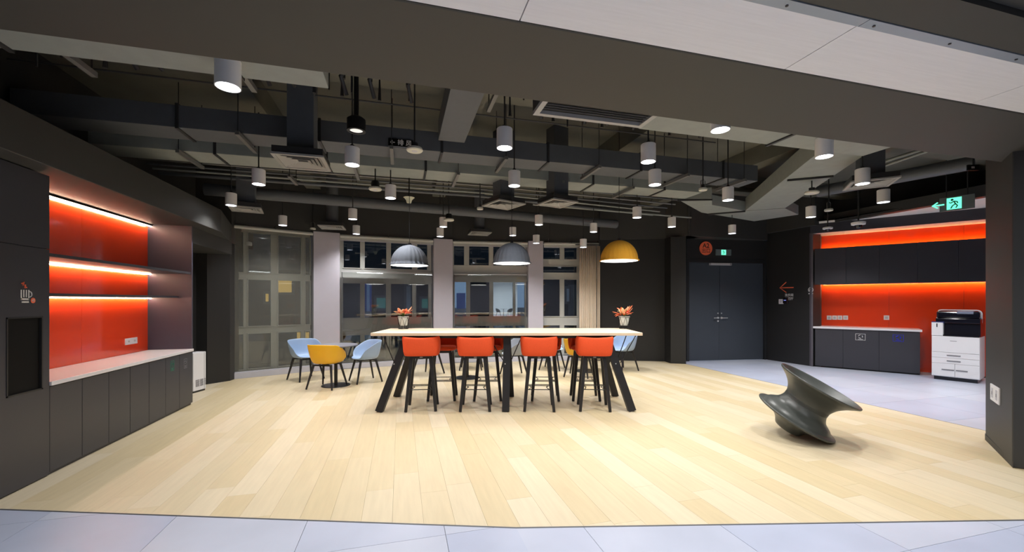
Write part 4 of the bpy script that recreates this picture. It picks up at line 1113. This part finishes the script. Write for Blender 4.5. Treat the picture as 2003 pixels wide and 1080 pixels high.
# ------------------------------------------------------------------ shell chairs and small tables
chair_me = {}
def make_chair(lab, shell, loc, rz):
    o = thing('shell_chair', lab, 'chair', loc, rz, 'plastic shell chairs around the small tables')
    key = shell.name
    def h(t):                                    # t=0 rear
        a = abs(t)
        if a < 1.0: return .79-.012*(a/1.0)**2
        if a < 1.8: return .778-.123*((a-1.0)/.8)**1.3
        if a < 2.35: return .655-.185*(.5-.5*cos(pi*(a-1.8)/.55))
        return .47-.02*((a-2.35)/.8)
    if key not in chair_me:
        mb = MB(); rows = []
        NS = [0, .2, .4, .55, .66, .74, .82, .9, 1.0]
        for s in NS:
            row = []
            for i in range(57):
                t = -pi+2*pi*i/56; c, sn = sin(t), -cos(t)
                k = (abs(c)**2.6+abs(sn)**2.6)**(-1/2.6)
                ht = h(t)
                if s <= .55: r = .205*s/.55; z = .445-.012*(1-s/.55)
                else:
                    q = (s-.55)/.45; r = .205+(.088 if abs(t) < 2.2 else .045)*(q**.75); z = .445+(ht-.445)*(q**1.25)
                row.append((r*c*k*1.04, r*sn*k*.96+.0, z))
            rows.append(row)
        mb.grid(rows); bmesh.ops.remove_doubles(mb.bm, verts=mb.bm.verts, dist=.0004)
        s = mb.build('shell', shell, o, smooth=True, solid=.009)
        q = s.modifiers.new('round', 'SUBSURF'); q.levels = 1; q.render_levels = 1
        chair_me[key] = s.data
    else:
        s = bpy.data.objects.new('shell', chair_me[key]); COL.objects.link(s); s.parent = o
        q = s.modifiers.new('thickness', 'SOLIDIFY'); q.thickness = .009; q.offset = 0
        q = s.modifiers.new('round', 'SUBSURF'); q.levels = 1; q.render_levels = 1
    mb = MB(); mb.box(-.17, .17, -.15, -.12, .40, .425).box(-.17, .17, .12, .15, .40, .425).box(-.02, .02, -.15, .15, .40, .425); mb.build('under_frame', M_bmet, o)
    for a in (-1, 1):
        for b in (-1, 1):
            MB().cyl((a*.165, b*.14, .425), (a*.245, b*.235, .003), .023, .015, n=10).build('leg', M_bwood, o, smooth='auto')
    return o
def face(p, q): return atan2(q[1]-p[1], q[0]-p[0])-pi/2
def make_table(p, lab):
    o = thing('round_table', lab, 'table', (p[0], p[1], 0), 0, 'small round pedestal tables')
    MB().lathe([(0, .725), (.365, .725), (.375, .732), (.375, .742), (0, .742)], 48).build('tabletop', M_tabtop2, o, smooth='auto')
    MB().lathe([(0, .718), (.34, .718), (.366, .7245), (0, .7245)], 48).build('edge', M_bmet, o, smooth='auto')
    MB().cyl((0, 0, .012), (0, 0, .72), .03, n=20).build('pedestal', M_bmet, o, smooth='auto')
    MB().lathe([(0, .018), (.05, .018), (.245, .010), (.25, 0), (0, 0)], 40).build('foot_plate', M_bmet, o, smooth='auto')
t1 = G(657, 754); make_table(t1, 'grey round pedestal table at the left between yellow and blue chairs')
c1 = G(640, 758); c2 = G(598, 742); c3 = G(715, 746)
make_chair('mustard yellow shell chair with its back to the room at the left round table', M_yel, (c1[0], c1[1], 0), face(c1, t1)+.25)
make_chair('pale blue shell chair at the left of the left round table', M_blue, (c2[0], c2[1], 0), face(c2, t1))
make_chair('pale blue shell chair at the right of the left round table', M_blue, (c3[0], c3[1], 0), face(c3, t1)-.1)
t2 = G(914, 739); make_table(t2, 'grey round pedestal table seen behind the near stools')
c1 = G(838, 733); c2 = G(922, 722); c3 = G(1005, 735)
make_chair('pale blue shell chair mostly hidden behind the leftmost stools', M_blue, (c1[0], c1[1], 0), face(c1, t2))
make_chair('grey shell chair behind the table, near the second pillar', M_grey, (c2[0], c2[1], 0), face(c2, t2))
make_chair('pale grey shell chair seen just right of the middle table leg', M_grey, (c3[0], c3[1], 0), face(c3, t2))
t3 = G(1147, 726); make_table(t3, 'grey round pedestal table seen behind the rightmost stool')
c1 = G(1132, 736); c2 = G(1080, 722); c3 = G(1218, 724)
make_chair('mustard yellow shell chair peeking out left of the rightmost stool', M_yel, (c1[0], c1[1], 0), face(c1, t3))
make_chair('pale blue shell chair hidden behind the third near stool', M_blue, (c2[0], c2[1], 0), face(c2, t3))
make_chair('pale blue shell chair seen under the right end of the high table', M_blue, (c3[0], c3[1], 0), face(c3, t3)+.3)
# far lounge furniture beyond the glass
fp = W(985, 40.5)
make_table(fp, 'tiny far round table in the lit lounge across the courtyard')
a = W(975, 40.5); b = W(997, 40.3)
MBlk = mat('black_shell_plastic', (20, 20, 22), .4)
make_chair('tiny black chair left of the far table across the courtyard', MBlk, (a[0], a[1], 0), face(a, fp))
make_chair('tiny black chair right of the far table across the courtyard', MBlk, (b[0], b[1], 0), face(b, fp))

# ------------------------------------------------------------------ plants on the table
def plant(px, py, lab, seed, tilt):
    rnd = random.Random(seed); p = G(px, py, TZ)
    o = thing('potted_flower', lab, 'plant', (p[0], p[1], TZ), -TH, 'potted flowers on the high table')
    z0 = .055
    MB().lathe([(0, z0), (.056, z0), (.060, z0+.004), (.080, z0+.125), (.086, z0+.130), (.086, z0+.145), (.078, z0+.145), (.074, z0+.12), (0, z0+.12)], 28).build('pot', M_pot, o, smooth='auto')
    mb = MB(); r0 = .075
    mb.tube([(r0*cos(t), r0*sin(t), .006) for t in [2*pi*i/20 for i in range(20)]], .004, 6, True)
    mb.tube([(r0*cos(t), r0*sin(t), .05) for t in [2*pi*i/20 for i in range(20)]], .003, 6, True)
    mb.tube([(.092*cos(t), .092*sin(t), z0+.13) for t in [2*pi*i/20 for i in range(20)]], .003, 6, True)
    for i in range(6):
        t = 2*pi*i/6; mb.tube([(r0*cos(t), r0*sin(t), .006), (r0*cos(t), r0*sin(t), .05), (.092*cos(t+.5), .092*sin(t+.5), z0+.13)], .003, 5)
        mb.tube([(r0*cos(t), r0*sin(t), .05), (.092*cos(t-.5), .092*sin(t-.5), z0+.13)], .003, 5)
    mb.build('wire_stand', M_bmet, o)
    MB().lathe([(0, z0+.125), (.073, z0+.125)], 20).build('soil', mat('soil', (60, 48, 36), .9), o)
    zt = z0+.13
    def leaf(name, m, az, el, ln, wd, base, curl):
        mb = MB(); rows = []
        d = Vector((cos(az)*cos(el), sin(az)*cos(el), sin(el))); sd = Vector((-sin(az), cos(az), 0)); up = d.cross(sd)*-1
        for i in range(8):
            f = i/7; w = wd*sin(pi*min(1, f*.92+.08))**.8; c = base+d*ln*f+Vector((0, 0, -curl*f*f))
            rows.append([tuple(c-sd*w+Vector((0, 0, .25*w))), tuple(c), tuple(c+sd*w+Vector((0, 0, .25*w)))])
        mb.grid(rows); mb.build(name, m, o, smooth=True, solid=.002)
    for i in range(9):
        az = rnd.random()*2*pi; leaf('leaf', M_leaf, az, rnd.uniform(.5, 1.3), rnd.uniform(.10, .17), .014, Vector((0, 0, zt)), rnd.uniform(.0, .04))
    for i in range(24):
        az = i*2.4+rnd.random()*.5; el = rnd.uniform(.1, 1.25)
        m = M_pet[rnd.choice([0, 0, 0, 1, 2, 2, 3] if seed == 3 else [0, 1, 1, 2, 2, 3])]
        bs = Vector((.05*cos(az), .05*sin(az), zt+.03+.05*rnd.random()))
        leaf('petal', m, az, el, rnd.uniform(.09, .15), .026, bs, rnd.uniform(-.02, .05))
plant(789, 643.6, 'peach and pink flowers in a white pot at the left end of the table', 3, 0)
plant(1221, 643.2, 'orange and red flowers in a white pot at the right end of the table', 11, 0)

# ------------------------------------------------------------------ spinning-top chair
def spun():
    c = G(1538, 850)
    rb, Rr, hh = .125, .415, .17
    tl = atan2(hh, Rr-rb)
    prof = [(0, .0), (rb*.7, .0), (rb, .006), (rb+.02, .03), (rb+.05, .075), (rb+.12, .125), (rb+.22, .16), (Rr-.02, hh-.01), (Rr, hh+.002), (Rr-.005, hh+.018), (Rr-.05, hh+.03),
            (.33, hh+.065), (.265, hh+.11), (.235, hh+.16), (.225, hh+.205), (.235, hh+.25), (.265, hh+.31), (.32, hh+.37), (.375, hh+.41), (.40, hh+.428), (.415, hh+.438), (.418, hh+.453), (.405, hh+.455),
            (.36, hh+.422), (.30, hh+.385), (.22, hh+.355), (.10, hh+.34), (0, hh+.336)]
    # smooth subdivide the profile
    pr = []
    for i in range(len(prof)-1):
        for k in range(3):
            f = k/3; p0 = prof[max(i-1, 0)]; p1 = prof[i]; p2 = prof[i+1]; p3 = prof[min(i+2, len(prof)-1)]
            q = [.5*((2*p1[j])+(-p0[j]+p2[j])*f+(2*p0[j]-5*p1[j]+4*p2[j]-p3[j])*f*f+(-p0[j]+3*p1[j]-3*p2[j]+p3[j])*f**3) for j in (0, 1)]
            pr.append((max(q[0], 0), q[1]))
    pr[0] = (0, 0); pr.append(prof[-1])
    # fine turned grooves round the waist
    pr2 = []
    for i, (r, z) in enumerate(pr): pr2.append((r, z))
    o = thing('spinning_chair', 'dark olive plastic spinning-top chair tipped on its rim at the right', 'chair', (c[0], c[1], 0), 0)
    # tilt about camera-forward axis, rim (local +x = camera right) touches the floor
    R1 = Matrix.Rotation(-TH+radians(-33), 4, 'Z') @ Matrix.Rotation(tl, 4, 'Y')
    mb = MB(); mb.lathe(pr2, 96)
    body = mb.build('body', M_spun, o, smooth=True, mw=R1)
    zmin = min((R1 @ v.co).z for v in body.data.vertices)
    R2 = Matrix.Translation((0, 0, -zmin+.001)) @ R1; body.matrix_local = R2
    mb = MB()
    for k in range(6): 
        z = hh+.19+k*.010; mb.tube([(.2275*cos(t)+0, .2275*sin(t), z) for t in [2*pi*i/64 for i in range(64)]], .0022, 4, True)
    g = mb.build('groove_rings', M_spun, o, smooth=True); g.matrix_local = R2
spun()
